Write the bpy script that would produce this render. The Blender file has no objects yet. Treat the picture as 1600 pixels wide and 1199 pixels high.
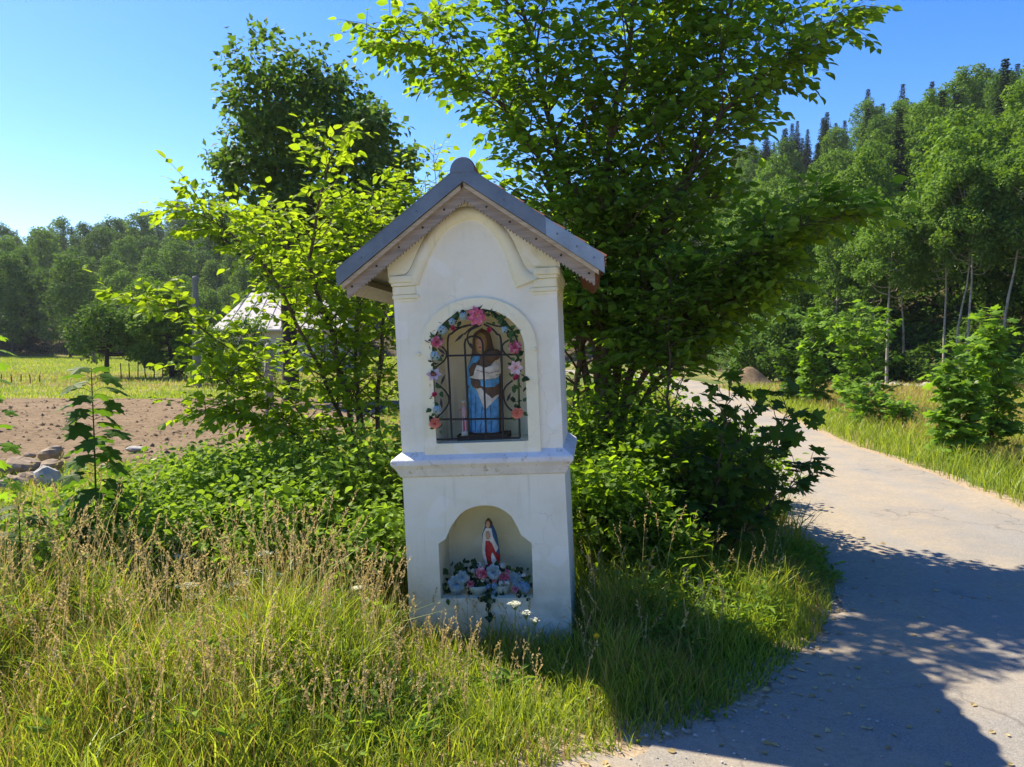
import bpy, math, random
import numpy as np
from mathutils import Vector, Matrix

# ------------------------------------------------------------------ camera, sky, sun, exposure
scene = bpy.context.scene
col = scene.collection
rad = math.radians
FPX, CX, CY = 1209.0, 800.0, 599.5
CAMZ, PITCH = 1.6, math.atan(49.5 / 1209.0)
cam_d = bpy.data.cameras.new("camera")
cam_d.sensor_fit = 'HORIZONTAL'; cam_d.sensor_width = 36.0
cam_d.lens = FPX / 1600.0 * 36.0
cam_d.clip_start = 0.05; cam_d.clip_end = 5000
cam = bpy.data.objects.new("camera", cam_d); col.objects.link(cam)
cam.location = (0, 0, CAMZ); cam.rotation_euler = (rad(90) - PITCH, 0, 0)
scene.camera = cam

SUN_AZ, SUN_EL = rad(-53), rad(49)
world = bpy.data.worlds.new("World"); scene.world = world; world.use_nodes = True
wn = world.node_tree.nodes; wl = world.node_tree.links; wn.clear()
sky = wn.new('ShaderNodeTexSky'); sky.sky_type = 'NISHITA'; sky.sun_disc = False
sky.sun_elevation = SUN_EL; sky.sun_rotation = SUN_AZ
sky.altitude = 600; sky.air_density = 1.0; sky.dust_density = 0.35; sky.ozone_density = 2.6
hs = wn.new('ShaderNodeHueSaturation'); hs.inputs['Saturation'].default_value = 1.40; hs.inputs['Hue'].default_value = .515
bg = wn.new('ShaderNodeBackground'); bg.inputs['Strength'].default_value = 0.088
wo = wn.new('ShaderNodeOutputWorld')
wl.new(sky.outputs[0], hs.inputs['Color']); wl.new(hs.outputs[0], bg.inputs['Color']); wl.new(bg.outputs[0], wo.inputs['Surface'])

sun_d = bpy.data.lights.new("sun", 'SUN'); sun_d.energy = 3.6; sun_d.angle = rad(0.53); sun_d.color = (1.0, 0.93, 0.80)
sun = bpy.data.objects.new("sun", sun_d); col.objects.link(sun)
TO_SUN = Vector((math.sin(SUN_AZ) * math.cos(SUN_EL), math.cos(SUN_AZ) * math.cos(SUN_EL), math.sin(SUN_EL)))
sun.rotation_euler = TO_SUN.to_track_quat('Z', 'Y').to_euler(); sun.location = (-20, 15, 30)

vs = scene.view_settings
vs.view_transform = 'Standard'; vs.look = 'None'; vs.gamma = 1.0; vs.use_curve_mapping = False
vs.exposure = 1.66
vs.use_white_balance = True; vs.white_balance_temperature = 7100; vs.white_balance_tint = 8   # the phone's warm daylight balance
scene.cycles.max_bounces = 8; scene.cycles.diffuse_bounces = 4; scene.cycles.transmission_bounces = 5

# ------------------------------------------------------------------ helpers
RNG = np.random.default_rng(7)
random.seed(7)
cp, sp = math.cos(PITCH), math.sin(PITCH)

def ray(px, py):
    a = (px - CX) / FPX; b = (CY - py) / FPX
    return np.array([a, cp + b * sp, -sp + b * cp])

def P(px, py, depth):
    r = ray(px, py); return np.array([0, 0, CAMZ]) + r * (depth / r[1])

def G(px, py, z=0.0):
    r = ray(px, py); t = (z - CAMZ) / r[2]
    return np.array([0, 0, CAMZ]) + r * t

def sstep(a, b, x):
    t = np.clip((x - a) / (b - a), 0, 1); return t * t * (3 - 2 * t)

_TH = np.array([-180, -60, -40, -33, -21, -8, 4, 12, 18, 25, 33.5, 60, 180.])
_RB = np.array([120, 120, 118, 112, 110, 105, 95, 72, 52, 40, 32, 27, 27.])
_RC = np.array([220, 220, 215, 205, 215, 210, 200, 185, 170, 160, 138, 120, 120.])
_HC = np.array([5, 5, 12, 18, 27, 28, 30, 34, 37, 37, 35, 30, 30.])

def H(x, y):
    """height of the land: flat by the road, a low hill left, a steep hill right"""
    x = np.asarray(x, float); y = np.asarray(y, float)
    r = np.hypot(x, y); th = np.degrees(np.arctan2(x, y))
    rb = np.interp(th, _TH, _RB); rc = np.interp(th, _TH, _RC); hc = np.interp(th, _TH, _HC)
    t = np.clip((r - rb) / (rc - rb), 0, 1)
    h = hc * (0.75 * t + 0.25 * t * t * (3 - 2 * t))
    rise = 0.013 * np.clip(r - 34, 0, 90) * sstep(2, -8, th)
    return h + rise

class MB:
    """collects triangles, then becomes one mesh object"""
    def __init__(s): s.v = []; s.f = []; s.m = []; s.n = 0
    def add(s, V, F, mi=0):
        V = np.asarray(V, float).reshape(-1, 3); F = np.asarray(F, int).reshape(-1, 3)
        s.v.append(V); s.f.append(F + s.n); s.m.append(np.full(len(F), mi, int)); s.n += len(V)
    def quads(s, V, Q, mi=0):
        Q = np.asarray(Q, int).reshape(-1, 4)
        s.add(V, np.concatenate([Q[:, [0, 1, 2]], Q[:, [0, 2, 3]]]), mi)
    def poly(s, V, faces, mi=0):
        t = []
        for f in faces:
            for i in range(1, len(f) - 1): t.append((f[0], f[i], f[i + 1]))
        s.add(V, t, mi)
    def box(s, c, h, mi=0, R=None):
        c = np.asarray(c, float); h = np.asarray(h, float)
        k = np.array([[-1, -1, -1], [1, -1, -1], [1, 1, -1], [-1, 1, -1], [-1, -1, 1], [1, -1, 1], [1, 1, 1], [-1, 1, 1]]) * h
        if R is not None: k = k @ np.asarray(R).T
        s.quads(k + c, [(0, 3, 2, 1), (4, 5, 6, 7), (0, 1, 5, 4), (1, 2, 6, 5), (2, 3, 7, 6), (3, 0, 4, 7)], mi)
    def tube(s, pts, rs, n=6, mi=0, cap=True):
        pts = np.asarray(pts, float); m = len(pts)
        rs = np.broadcast_to(np.asarray(rs, float), (m,))
        d = np.gradient(pts, axis=0); d /= np.linalg.norm(d, axis=1)[:, None] + 1e-9
        a0 = np.array([0, 0, 1.]) if abs(d[0, 2]) < .8 else np.array([1., 0, 0])
        V = np.zeros((m, n, 3)); ang = np.arange(n) * 2 * math.pi / n
        a = a0
        for i in range(m):
            a = a - d[i] * np.dot(a, d[i]); a = a / (np.linalg.norm(a) + 1e-9); b = np.cross(d[i], a)
            V[i] = pts[i] + rs[i] * (np.cos(ang)[:, None] * a + np.sin(ang)[:, None] * b)
        V = V.reshape(-1, 3); Q = []
        for i in range(m - 1):
            for j in range(n):
                k = (j + 1) % n; Q.append((i * n + j, i * n + k, (i + 1) * n + k, (i + 1) * n + j))
        s.quads(V, Q, mi)
        if cap:
            s.poly(V[:n], [list(range(n))[::-1]], mi); s.poly(V[-n:], [list(range(n))], mi)
    def lathe(s, prof, c=(0, 0, 0), n=16, mi=0, sx=1, sy=1):
        prof = np.asarray(prof, float); m = len(prof); ang = np.arange(n) * 2 * math.pi / n
        V = np.stack([prof[:, :1] * np.cos(ang) * sx, prof[:, :1] * np.sin(ang) * sy, np.repeat(prof[:, 1:2], n, 1)], -1).reshape(-1, 3) + np.asarray(c, float)
        Q = [(i * n + j, i * n + (j + 1) % n, (i + 1) * n + (j + 1) % n, (i + 1) * n + j) for i in range(m - 1) for j in range(n)]
        s.quads(V, Q, mi)
    def inst(s, tv, tf, pos, X, Y, Z, sc, mi=0):
        """many copies of a template: columns X,Y,Z are the local axes"""
        n = len(pos)
        if n == 0: return
        k = len(tv); sc = np.broadcast_to(np.asarray(sc, float), (n,))
        V = (tv[None, :, 0, None] * X[:, None, :] + tv[None, :, 1, None] * Y[:, None, :] + tv[None, :, 2, None] * Z[:, None, :]) * sc[:, None, None] + pos[:, None, :]
        F = (tf[None] + (np.arange(n) * k)[:, None, None]).reshape(-1, 3)
        s.add(V.reshape(-1, 3), F, mi)
    def mesh(s, name, mats, smooth=False):
        V = np.concatenate(s.v) if s.v else np.zeros((0, 3)); F = np.concatenate(s.f) if s.f else np.zeros((0, 3), int)
        M = np.concatenate(s.m) if s.m else np.zeros(0, int)
        me = bpy.data.meshes.new(name)
        me.vertices.add(len(V)); me.vertices.foreach_set('co', V.astype(np.float32).ravel())
        me.loops.add(3 * len(F)); me.loops.foreach_set('vertex_index', F.astype(np.int32).ravel())
        me.polygons.add(len(F)); me.polygons.foreach_set('loop_start', np.arange(0, 3 * len(F), 3, dtype=np.int32))
        me.polygons.foreach_set('material_index', M.astype(np.int32))
        me.polygons.foreach_set('use_smooth', np.full(len(F), bool(smooth)))
        for m in (mats if isinstance(mats, (list, tuple)) else [mats]): me.materials.append(m)
        me.update(calc_edges=True); return me
    def build(s, name, mats, parent=None, smooth=False):
        return obj(name, s.mesh(name, mats, smooth), parent)

def obj(name, me, parent=None):
    o = bpy.data.objects.new(name, me); col.objects.link(o)
    if parent is not None: o.parent = parent
    return o

def tag(o, label=None, cat=None, group=None, kind=None):
    if label: o['label'] = label
    if cat: o['category'] = cat
    if group: o['group'] = group
    if kind: o['kind'] = kind
    return o

def thing(name, loc, label, cat, group=None, rz=0.0):
    o = bpy.data.objects.new(name, None); col.objects.link(o)
    o.empty_display_size = .1
    o.location = tuple(float(c) for c in loc); o.rotation_euler = (0, 0, rz)
    return tag(o, label, cat, group)

def unit(v):
    v = np.asarray(v, float); return v / (np.linalg.norm(v, axis=-1, keepdims=True) + 1e-9)

# ------------------------------------------------------------------ materials
class NT:
    def __init__(s, name):
        s.mat = bpy.data.materials.new(name); s.mat.use_nodes = True
        s.t = s.mat.node_tree; s.t.nodes.clear(); s.out = s.t.nodes.new('ShaderNodeOutputMaterial')
    def n(s, typ, **kw):
        nd = s.t.nodes.new(typ)
        for k, v in kw.items():
            if hasattr(nd, k): setattr(nd, k, v)
        return nd
    def l(s, a, b): s.t.links.new(a, b)
    def noise(s, scale, detail=4, rough=.55, vec=None, coord='Object'):
        nd = s.n('ShaderNodeTexNoise'); nd.inputs['Scale'].default_value = scale; nd.inputs['Detail'].default_value = detail
        nd.inputs['Roughness'].default_value = rough
        if vec is None:
            vec = s.n('ShaderNodeTexCoord').outputs[coord]
        s.l(vec, nd.inputs['Vector']); return nd.outputs['Fac']
    def ramp(s, fac, stops):
        r = s.n('ShaderNodeValToRGB'); e = r.color_ramp.elements
        while len(e) < len(stops): e.new(.5)
        for el, (p, c) in zip(e, stops):
            el.position = p; el.color = (*c, 1) if len(c) == 3 else c
        s.l(fac, r.inputs[0]); return r.outputs[0]
    def mix(s, fac, a, b, typ='MIX'):
        m = s.n('ShaderNodeMix'); m.data_type = 'RGBA'; m.blend_type = typ
        if isinstance(fac, (int, float)): m.inputs[0].default_value = fac
        else: s.l(fac, m.inputs[0])
        for v, i in ((a, 6), (b, 7)):
            if isinstance(v, tuple): m.inputs[i].default_value = (*v, 1)
            else: s.l(v, m.inputs[i])
        return m.outputs[2]
    def math(s, op, a, b=0.0):
        m = s.n('ShaderNodeMath'); m.operation = op
        for v, i in ((a, 0), (b, 1)):
            if isinstance(v, (int, float)): m.inputs[i].default_value = v
            else: s.l(v, m.inputs[i])
        return m.outputs[0]
    def bump(s, h, strength=.3, dist=.01):
        b = s.n('ShaderNodeBump'); b.inputs['Strength'].default_value = strength; b.inputs['Distance'].default_value = dist
        s.l(h, b.inputs['Height']); return b.outputs[0]
    def principled(s, colr, rough=.8, bump=None, metal=0.0, spec=.3):
        p = s.n('ShaderNodeBsdfPrincipled')
        if isinstance(colr, tuple): p.inputs['Base Color'].default_value = (*colr, 1)
        else: s.l(colr, p.inputs['Base Color'])
        if isinstance(rough, (int, float)): p.inputs['Roughness'].default_value = rough
        else: s.l(rough, p.inputs['Roughness'])
        p.inputs['Metallic'].default_value = metal; p.inputs['Specular IOR Level'].default_value = spec
        if bump is not None: s.l(bump, p.inputs['Normal'])
        s.l(p.outputs[0], s.out.inputs[0]); return s.mat

def m_plain(name, c, rough=.7, var=.25, scale=12, metal=0.0, spec=.3, bump=.15):
    t = NT(name); f = t.noise(scale, 5)
    lo = tuple(x * (1 - var) for x in c); hi = tuple(min(1, x * (1 + var)) for x in c)
    c2 = t.ramp(f, [(.3, lo), (.7, hi)])
    b = t.bump(t.noise(scale * 6, 4), bump, .004) if bump else None
    return t.principled(c2, rough, b, metal, spec)

def m_leaf(name, lo, hi, trans, tmix=.45, gloss=.10, odd=None, patch=.35):
    """leaf: diffuse one side, light through the blade, waxy sheen; every leaf its own tone"""
    t = NT(name)
    geo = t.n('ShaderNodeNewGeometry'); oi = t.n('ShaderNodeObjectInfo')
    r = t.math('FRACT', t.math('ADD', geo.outputs['Random Per Island'], oi.outputs['Random']))
    pn = t.noise(.9, 2, coord='Object')
    r2 = t.math('ADD', t.math('MULTIPLY', r, 1 - patch), t.math('MULTIPLY', pn, patch))
    stops = [(.1, lo), (.85, hi)]
    if odd: stops.append((.97, odd))
    c = t.ramp(r2, stops)
    tc = t.mix(1.0, c, trans, 'MULTIPLY')
    d = t.n('ShaderNodeBsdfDiffuse'); t.l(c, d.inputs[0])
    tr = t.n('ShaderNodeBsdfTranslucent'); t.l(tc, tr.inputs[0])
    mx = t.n('ShaderNodeMixShader'); mx.inputs[0].default_value = tmix; t.l(d.outputs[0], mx.inputs[1]); t.l(tr.outputs[0], mx.inputs[2])
    g = t.n('ShaderNodeBsdfGlossy'); g.inputs['Roughness'].default_value = .5; g.inputs[0].default_value = (1, 1, 1, 1)
    fr = t.n('ShaderNodeFresnel'); fr.inputs[0].default_value = 1.35
    ff = t.math('MINIMUM', t.math('MULTIPLY', fr.outputs[0], gloss * 1.2), .035)
    m2 = t.n('ShaderNodeMixShader'); t.l(ff, m2.inputs[0]); t.l(mx.outputs[0], m2.inputs[1]); t.l(g.outputs[0], m2.inputs[2])
    t.l(m2.outputs[0], t.out.inputs[0]); return t.mat

M = {}
# trans multiplies the leaf colour for light passing through (values over 1 are a leaf's stronger, yellower transmission)
M['leaf_sun'] = m_leaf('leaf_fresh_green', (.11, .20, .02), (.22, .34, .035), (1.9, 1.65, .6), .55, .08, (.34, .26, .04))
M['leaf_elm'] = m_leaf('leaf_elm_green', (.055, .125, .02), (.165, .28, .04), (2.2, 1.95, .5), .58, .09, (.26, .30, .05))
M['leaf_dark'] = m_leaf('leaf_dark_green', (.04, .095, .022), (.115, .205, .042), (1.7, 1.6, .6), .42, .10)
M['leaf_maple'] = m_leaf('leaf_maple_green', (.035, .085, .018), (.075, .15, .03), (2.0, 1.9, .6), .45, .09)
M['leaf_sapling'] = m_leaf('leaf_maple_bright', (.08, .17, .025), (.18, .32, .045), (1.7, 1.6, .6), .48, .09, (.22, .14, .04))
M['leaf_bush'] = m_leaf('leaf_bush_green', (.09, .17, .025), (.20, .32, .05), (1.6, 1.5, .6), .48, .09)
M['leaf_wood'] = m_leaf('leaf_wood_green', (.062, .13, .02), (.155, .26, .038), (1.5, 1.5, .6), .34, .06)
M['leaf_wood_b'] = m_leaf('leaf_wood_deep_green', (.042, .095, .02), (.105, .19, .036), (1.4, 1.4, .6), .32, .06)
M['leaf_birch'] = m_leaf('leaf_pale_green', (.06, .125, .024), (.15, .25, .05), (1.5, 1.5, .6), .38, .07)
M['needle'] = m_leaf('spruce_needle', (.014, .036, .018), (.034, .068, .028), (1.2, 1.2, .8), .2, .05)
M['grass'] = m_leaf('grass_green', (.15, .225, .028), (.32, .40, .065), (1.5, 1.4, .6), .5, .06, (.40, .36, .10), .45)
M['grass_dark'] = m_leaf('grass_deep_green', (.08, .145, .022), (.18, .26, .04), (1.5, 1.4, .6), .48, .06, None, .4)
M['straw'] = m_leaf('grass_straw', (.28, .19, .065), (.50, .36, .14), (1.2, 1.1, .8), .35, .04, None, .3)
M['seed'] = m_leaf('grass_seed', (.36, .27, .12), (.60, .48, .26), (1.1, 1.05, .8), .35, .0, None, .3)
M['bark'] = m_plain('bark_grey_brown', (.105, .080, .058), .9, .45, 14, bump=.5)
M['bark_dark'] = m_plain('bark_dark', (.045, .036, .028), .9, .4, 14, bump=.5)
M['bark_pale'] = m_plain('bark_pale_birch', (.30, .26, .21), .85, .45, 6, bump=.3)
M['twig'] = m_plain('twig_brown_green', (.085, .075, .04), .8, .3, 20, bump=0)
M['stem_green'] = m_plain('stem_green', (.13, .20, .05), .7, .3, 20, bump=0)

def m_plaster(name, tint=(1, 1, 1)):
    t = NT(name)
    big = t.noise(2.2, 5, .6); fine = t.noise(38, 5, .6); mid = t.noise(9, 4, .5)
    base = t.ramp(big, [(.28, (.73 * tint[0], .70 * tint[1], .55 * tint[2])), (.5, (.845 * tint[0], .815 * tint[1], .67 * tint[2])), (.75, (.88 * tint[0], .855 * tint[1], .73 * tint[2]))])
    # grimy specks and thin cracks where the limewash has worn
    sp_ = t.ramp(t.noise(60, 3, .7), [(.70, (0, 0, 0)), (.78, (1, 1, 1))])
    gate = t.ramp(t.noise(3.1, 3, .6), [(.55, (0, 0, 0)), (.72, (1, 1, 1))])
    k = t.math('MULTIPLY', t.math('MULTIPLY', sp_, gate), .5)
    base = t.mix(k, base, (.36, .33, .27))
    tc = t.n('ShaderNodeTexCoord'); sx = t.n('ShaderNodeSeparateXYZ'); t.l(tc.outputs['Object'], sx.inputs[0])
    # splashed dirt near the ground
    lowk = t.n('ShaderNodeMapRange'); lowk.inputs[1].default_value = .55; lowk.inputs[2].default_value = 0.0; lowk.inputs[3].default_value = 0; lowk.inputs[4].default_value = .85
    t.l(sx.outputs[2], lowk.inputs[0])
    d = t.math('MULTIPLY', lowk.outputs[0], t.ramp(mid, [(.30, (.1, .1, .1)), (.58, (1, 1, 1))]))
    base = t.mix(d, base, (.36, .38, .27))
    # rain streaks, hairline cracks and patched wash
    mp = t.n('ShaderNodeMapping'); mp.inputs['Scale'].default_value = (34, 34, 1.6); t.l(tc.outputs['Object'], mp.inputs[0])
    stk = t.ramp(t.noise(1.0, 4, .6, mp.outputs[0]), [(.55, (0, 0, 0)), (.75, (1, 1, 1))]); sg = t.ramp(t.noise(2.6, 3, .5), [(.48, (0, 0, 0)), (.66, (1, 1, 1))])
    base = t.mix(t.math('MULTIPLY', t.math('MULTIPLY', stk, sg), .7), base, (.50, .48, .40))
    wob = t.n('ShaderNodeTexNoise'); wob.inputs['Scale'].default_value = 6; wob.inputs['Detail'].default_value = 4; t.l(tc.outputs['Object'], wob.inputs['Vector'])
    wv = t.n('ShaderNodeMix'); wv.data_type = 'VECTOR'; wv.inputs[0].default_value = .14; t.l(tc.outputs['Object'], wv.inputs[4]); t.l(wob.outputs['Color'], wv.inputs[5])
    vo = t.n('ShaderNodeTexVoronoi'); vo.feature = 'DISTANCE_TO_EDGE'; vo.inputs['Scale'].default_value = 4.5; t.l(wv.outputs[1], vo.inputs['Vector'])
    crk = t.ramp(vo.outputs['Distance'], [(.0, (1, 1, 1)), (.009, (0, 0, 0))]); cg_ = t.ramp(t.noise(1.9, 2, .5), [(.50, (0, 0, 0)), (.60, (1, 1, 1))])
    base = t.mix(t.math('MULTIPLY', t.math('MULTIPLY', crk, cg_), .30), base, (.42, .39, .32))
    pat = t.ramp(t.noise(5.5, 2, .4), [(.60, (0, 0, 0)), (.62, (1, 1, 1))]); base = t.mix(t.math('MULTIPLY', pat, .3), base, (.93, .93, .90))
    h = t.math('ADD', t.math('ADD', t.math('MULTIPLY', mid, .8), t.math('MULTIPLY', fine, .22)), t.math('MULTIPLY', t.noise(4.0, 3, .5), 1.6))
    return t.principled(base, .85, t.bump(h, .5, .018), 0, .2)
M['plaster'] = m_plaster('limewashed_plaster')
M['plaster_warm'] = m_plaster('limewashed_plaster_cream', (1.0, .98, .86))

def m_ledge():
    t = NT('worn_ledge_plaster')
    base = t.ramp(t.noise(5, 5, .6), [(.3, (.62, .61, .58)), (.7, (.82, .81, .78))])
    k = t.ramp(t.noise(26, 5, .75), [(.56, (0, 0, 0)), (.66, (1, 1, 1))])
    base = t.mix(t.math('MULTIPLY', k, .85), base, (.40, .34, .23))
    return t.principled(base, .85, t.bump(t.noise(22, 5, .6), .5, .01), 0, .2)
M['ledge'] = m_ledge()

def m_zinc(name, c):
    t = NT(name)
    base = t.ramp(t.noise(7, 6, .7), [(.3, tuple(x * .62 for x in c)), (.55, c), (.75, tuple(x * 1.2 for x in c))])
    base = t.mix(t.math('MULTIPLY', t.ramp(t.noise(16, 6, .75), [(.58, (0, 0, 0)), (.70, (1, 1, 1))]), .45), base, (.13, .10, .08))
    rgh = t.ramp(t.noise(14, 4), [(.3, (.38,) * 3), (.7, (.6,) * 3)])
    return t.principled(base, rgh, t.bump(t.noise(4, 3), .15, .02), .65, .5)
M['zinc'] = m_zinc('zinc_sheet', (.17, .20, .235)); M['zinc_new'] = m_zinc('zinc_sheet_newer', (.29, .35, .41))

def m_wood(name, c, sc=1.0, axis=0):
    t = NT(name)
    tc = t.n('ShaderNodeTexCoord'); mp = t.n('ShaderNodeMapping'); t.l(tc.outputs['Object'], mp.inputs[0])
    s3 = [14 * sc] * 3; s3[axis] = 1.2 * sc; mp.inputs['Scale'].default_value = s3
    f = t.noise(4, 6, .65, mp.outputs[0])
    base = t.ramp(f, [(.25, tuple(x * .55 for x in c)), (.55, c), (.8, tuple(min(1, x * 1.25) for x in c))])
    return t.principled(base, .8, t.bump(f, .3, .004), 0, .25)
M['wood_grey'] = m_wood('weathered_board', (.34, .28, .23)); M['wood_pale'] = m_wood('pale_batten', (.50, .42, .32))
M['wood_brown'] = m_wood('brown_carved_wood', (.16, .105, .07), 3, 2); M['wood_red'] = m_wood('red_brown_rafter', (.22, .07, .035))
M['wood_base'] = m_wood('dark_wood_plinth', (.10, .06, .035), 3, 0)
M['tile'] = m_plain('red_clay_tile', (.30, .10, .055), .85, .35, 9)
M['iron'] = m_plain('black_wrought_iron', (.018, .017, .018), .5, .3, 30, .3, .5)
M['gold'] = m_plain('old_gold_paint', (.33, .22, .08), .6, .3, 30)
M['blue_paint'] = m_plain('sky_blue_paint', (.11, .36, .62), .55, .38, 26, bump=.5)
M['blue_dark'] = m_plain('deep_blue_paint', (.03, .12, .27), .5, .2, 20)
M['white_paint'] = m_plain('cream_white_paint', (.70, .66, .57), .55, .2, 30, bump=.5)
M['red_paint'] = m_plain('crimson_paint', (.38, .02, .025), .45, .35, 40)
M['skin_paint'] = m_plain('painted_skin', (.52, .30, .19), .55, .12, 20)
M['hair_paint'] = m_plain('painted_brown_hair', (.12, .06, .03), .6, .2, 20)
M['pink'] = m_leaf('petal_pink', (.62, .12, .24), (.82, .30, .42), (1.1, .9, .9), .25, .02)
M['pink_pale'] = m_leaf('petal_pale_pink', (.72, .48, .50), (.85, .66, .66), (1, .9, .9), .25, .02)
M['coral'] = m_leaf('petal_coral', (.75, .24, .18), (.85, .40, .30), (1, .9, .9), .25, .02)
M['rose_pink'] = m_leaf('petal_deep_pink', (.60, .06, .16), (.75, .14, .24), (1, .9, .9), .25, .02)
M['petal_blue'] = m_leaf('petal_pale_blue', (.24, .40, .46), (.44, .58, .63), (1, 1, 1), .2, .02)
M['petal_sky'] = m_leaf('petal_sky_blue', (.12, .32, .52), (.28, .48, .66), (1, 1, 1), .2, .02)
M['petal_ivory'] = m_leaf('petal_ivory', (.56, .58, .52), (.74, .75, .68), (1, 1, 1), .2, .02)
M['petal_white'] = m_leaf('petal_white', (.60, .62, .50), (.80, .80, .70), (1, 1, .9), .35, .02)
M['petal_yellow'] = m_leaf('petal_yellow', (.72, .42, .02), (.85, .58, .04), (1, 1, .8), .35, .02)
M['silk_leaf'] = m_leaf('silk_leaf', (.03, .075, .03), (.10, .18, .07), (1, 1, .8), .2, .06)
M['silk_leaf_dark'] = m_leaf('silk_leaf_dark', (.015, .035, .022), (.04, .075, .04), (1, 1, .8), .15, .06)
M['pot'] = m_plain('pale_green_ceramic', (.42, .48, .38), .35, .1, 10)
M['roof_sheet'] = m_plain('pale_roof_sheet', (.46, .42, .40), .7, .12, 2)
M['house_wall'] = m_plain('house_render', (.62, .56, .50), .9, .15, 2)
M['glass'] = m_plain('dark_window_glass', (.03, .035, .04), .1, .1, 2, 0, .6, 0)
M['concrete'] = m_plain('grey_concrete', (.20, .195, .19), .9, .2, 5)
M['wire'] = m_plain('fence_wire', (.06, .06, .06), .5, .1, 5, .5)
M['orange'] = m_plain('orange_board_paint', (.62, .12, .03), .6, .1, 5)
M['stone_a'] = m_plain('grey_granite', (.36, .34, .31), .9, .35, 5, bump=.7)
M['stone_b'] = m_plain('brown_fieldstone', (.27, .20, .14), .9, .35, 5, bump=.7)

def m_ground():
    t = NT('verge_soil')
    tc = t.n('ShaderNodeTexCoord').outputs['Object']
    a = t.noise(.35, 5, .6, tc); b = t.noise(7, 5, .65, tc)
    green = t.ramp(b, [(.3, (.045, .075, .018)), (.7, (.12, .16, .04))])
    gold = t.ramp(b, [(.3, (.20, .155, .06)), (.7, (.34, .27, .12))])
    k = t.ramp(a, [(.46, (0, 0, 0)), (.60, (1, 1, 1))])
    return t.principled(t.mix(k, green, gold), .95, t.bump(b, .5, .05), 0, .1)
M['ground'] = m_ground()
def m_litter():
    t = NT('leaf_litter_soil'); b = t.noise(9, 6, .7)
    c = t.ramp(b, [(.3, (.035, .027, .018)), (.55, (.075, .058, .036)), (.75, (.10, .10, .04))])
    return t.principled(c, .95, t.bump(b, .7, .04), 0, .1)
M['litter'] = m_litter()
def m_soil():
    t = NT('ploughed_soil'); b = t.noise(5.5, 8, .78); a = t.noise(.3, 3)
    c = t.ramp(b, [(.30, (.085, .055, .033)), (.48, (.165, .115, .070)), (.70, (.27, .20, .125))])
    c = t.mix(t.ramp(a, [(.4, (0, 0, 0)), (.65, (.45, .45, .45))]), c, (.24, .17, .105))
    return t.principled(c, .95, t.bump(t.noise(14, 6, .7), .8, .05), 0, .1)
M['soil'] = m_soil()
def m_road():
    t = NT('dusty_asphalt')
    a = t.noise(.55, 5, .6); b = t.noise(2.6, 5, .62); f = t.noise(120, 3, .8); g = t.noise(34, 4, .7)
    grey = t.ramp(f, [(.3, (.14, .132, .12)), (.55, (.235, .222, .20)), (.75, (.37, .35, .32))])
    sand = t.ramp(g, [(.3, (.255, .205, .145)), (.7, (.395, .325, .235))])
    k = t.math('ADD', t.math('MULTIPLY', a, .65), t.math('MULTIPLY', b, .35))
    kk = t.ramp(k, [(.40, (.08, .08, .08)), (.58, (.9, .9, .9))])
    c = t.mix(kk, grey, sand)
    at = t.n('ShaderNodeAttribute'); at.attribute_name = 'across'; ac = t.math('ADD', at.outputs['Fac'], t.math('MULTIPLY', t.math('SUBTRACT', b, .5), .10))
    trk = t.ramp(ac, [(.0, (0, 0, 0)), (.20, (0, 0, 0)), (.30, (1, 1, 1)), (.38, (.2, .2, .2)), (.62, (.2, .2, .2)), (.70, (1, 1, 1)), (.80, (.1, .1, .1)), (1.0, (0, 0, 0))])
    c = t.mix(t.math('MULTIPLY', trk, .42), c, t.ramp(f, [(.3, (.17, .165, .155)), (.7, (.33, .315, .29))]))
    vo = t.n('ShaderNodeTexVoronoi'); vo.feature = 'DISTANCE_TO_EDGE'; vo.inputs['Scale'].default_value = 1.1
    tc2 = t.n('ShaderNodeTexCoord'); wn2 = t.n('ShaderNodeTexNoise'); wn2.inputs['Scale'].default_value = 2.5; wn2.inputs['Detail'].default_value = 6; t.l(tc2.outputs['Object'], wn2.inputs['Vector']); wv = t.n('ShaderNodeMix'); wv.data_type = 'VECTOR'; wv.inputs[0].default_value = .35; t.l(tc2.outputs['Object'], wv.inputs[4]); t.l(wn2.outputs['Color'], wv.inputs[5]); t.l(wv.outputs[1], vo.inputs['Vector'])
    crk = t.ramp(vo.outputs['Distance'], [(.0, (1, 1, 1)), (.012, (0, 0, 0))]); c = t.mix(t.math('MULTIPLY', t.math('MULTIPLY', crk, t.ramp(a, [(.42, (1, 1, 1)), (.55, (0, 0, 0))])), .6), c, (.10, .09, .08))
    peb = t.ramp(t.noise(55, 2, .5), [(.68, (0, 0, 0)), (.73, (1, 1, 1))])
    c = t.mix(t.math('MULTIPLY', peb, .5), c, (.13, .115, .10))
    return t.principled(c, .92, t.bump(t.math('ADD', f, t.math('MULTIPLY', g, 1.2)), .55, .006), 0, .25)
M['road'] = m_road()
def m_sandy():
    t = NT('sandy_road_edge'); g = t.noise(30, 5, .7)
    c = t.ramp(g, [(.28, (.16, .12, .08)), (.5, (.33, .25, .165)), (.75, (.46, .37, .26))])
    return t.principled(c, .95, t.bump(g, .7, .01), 0, .15)
M['sandy'] = m_sandy()

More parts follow.
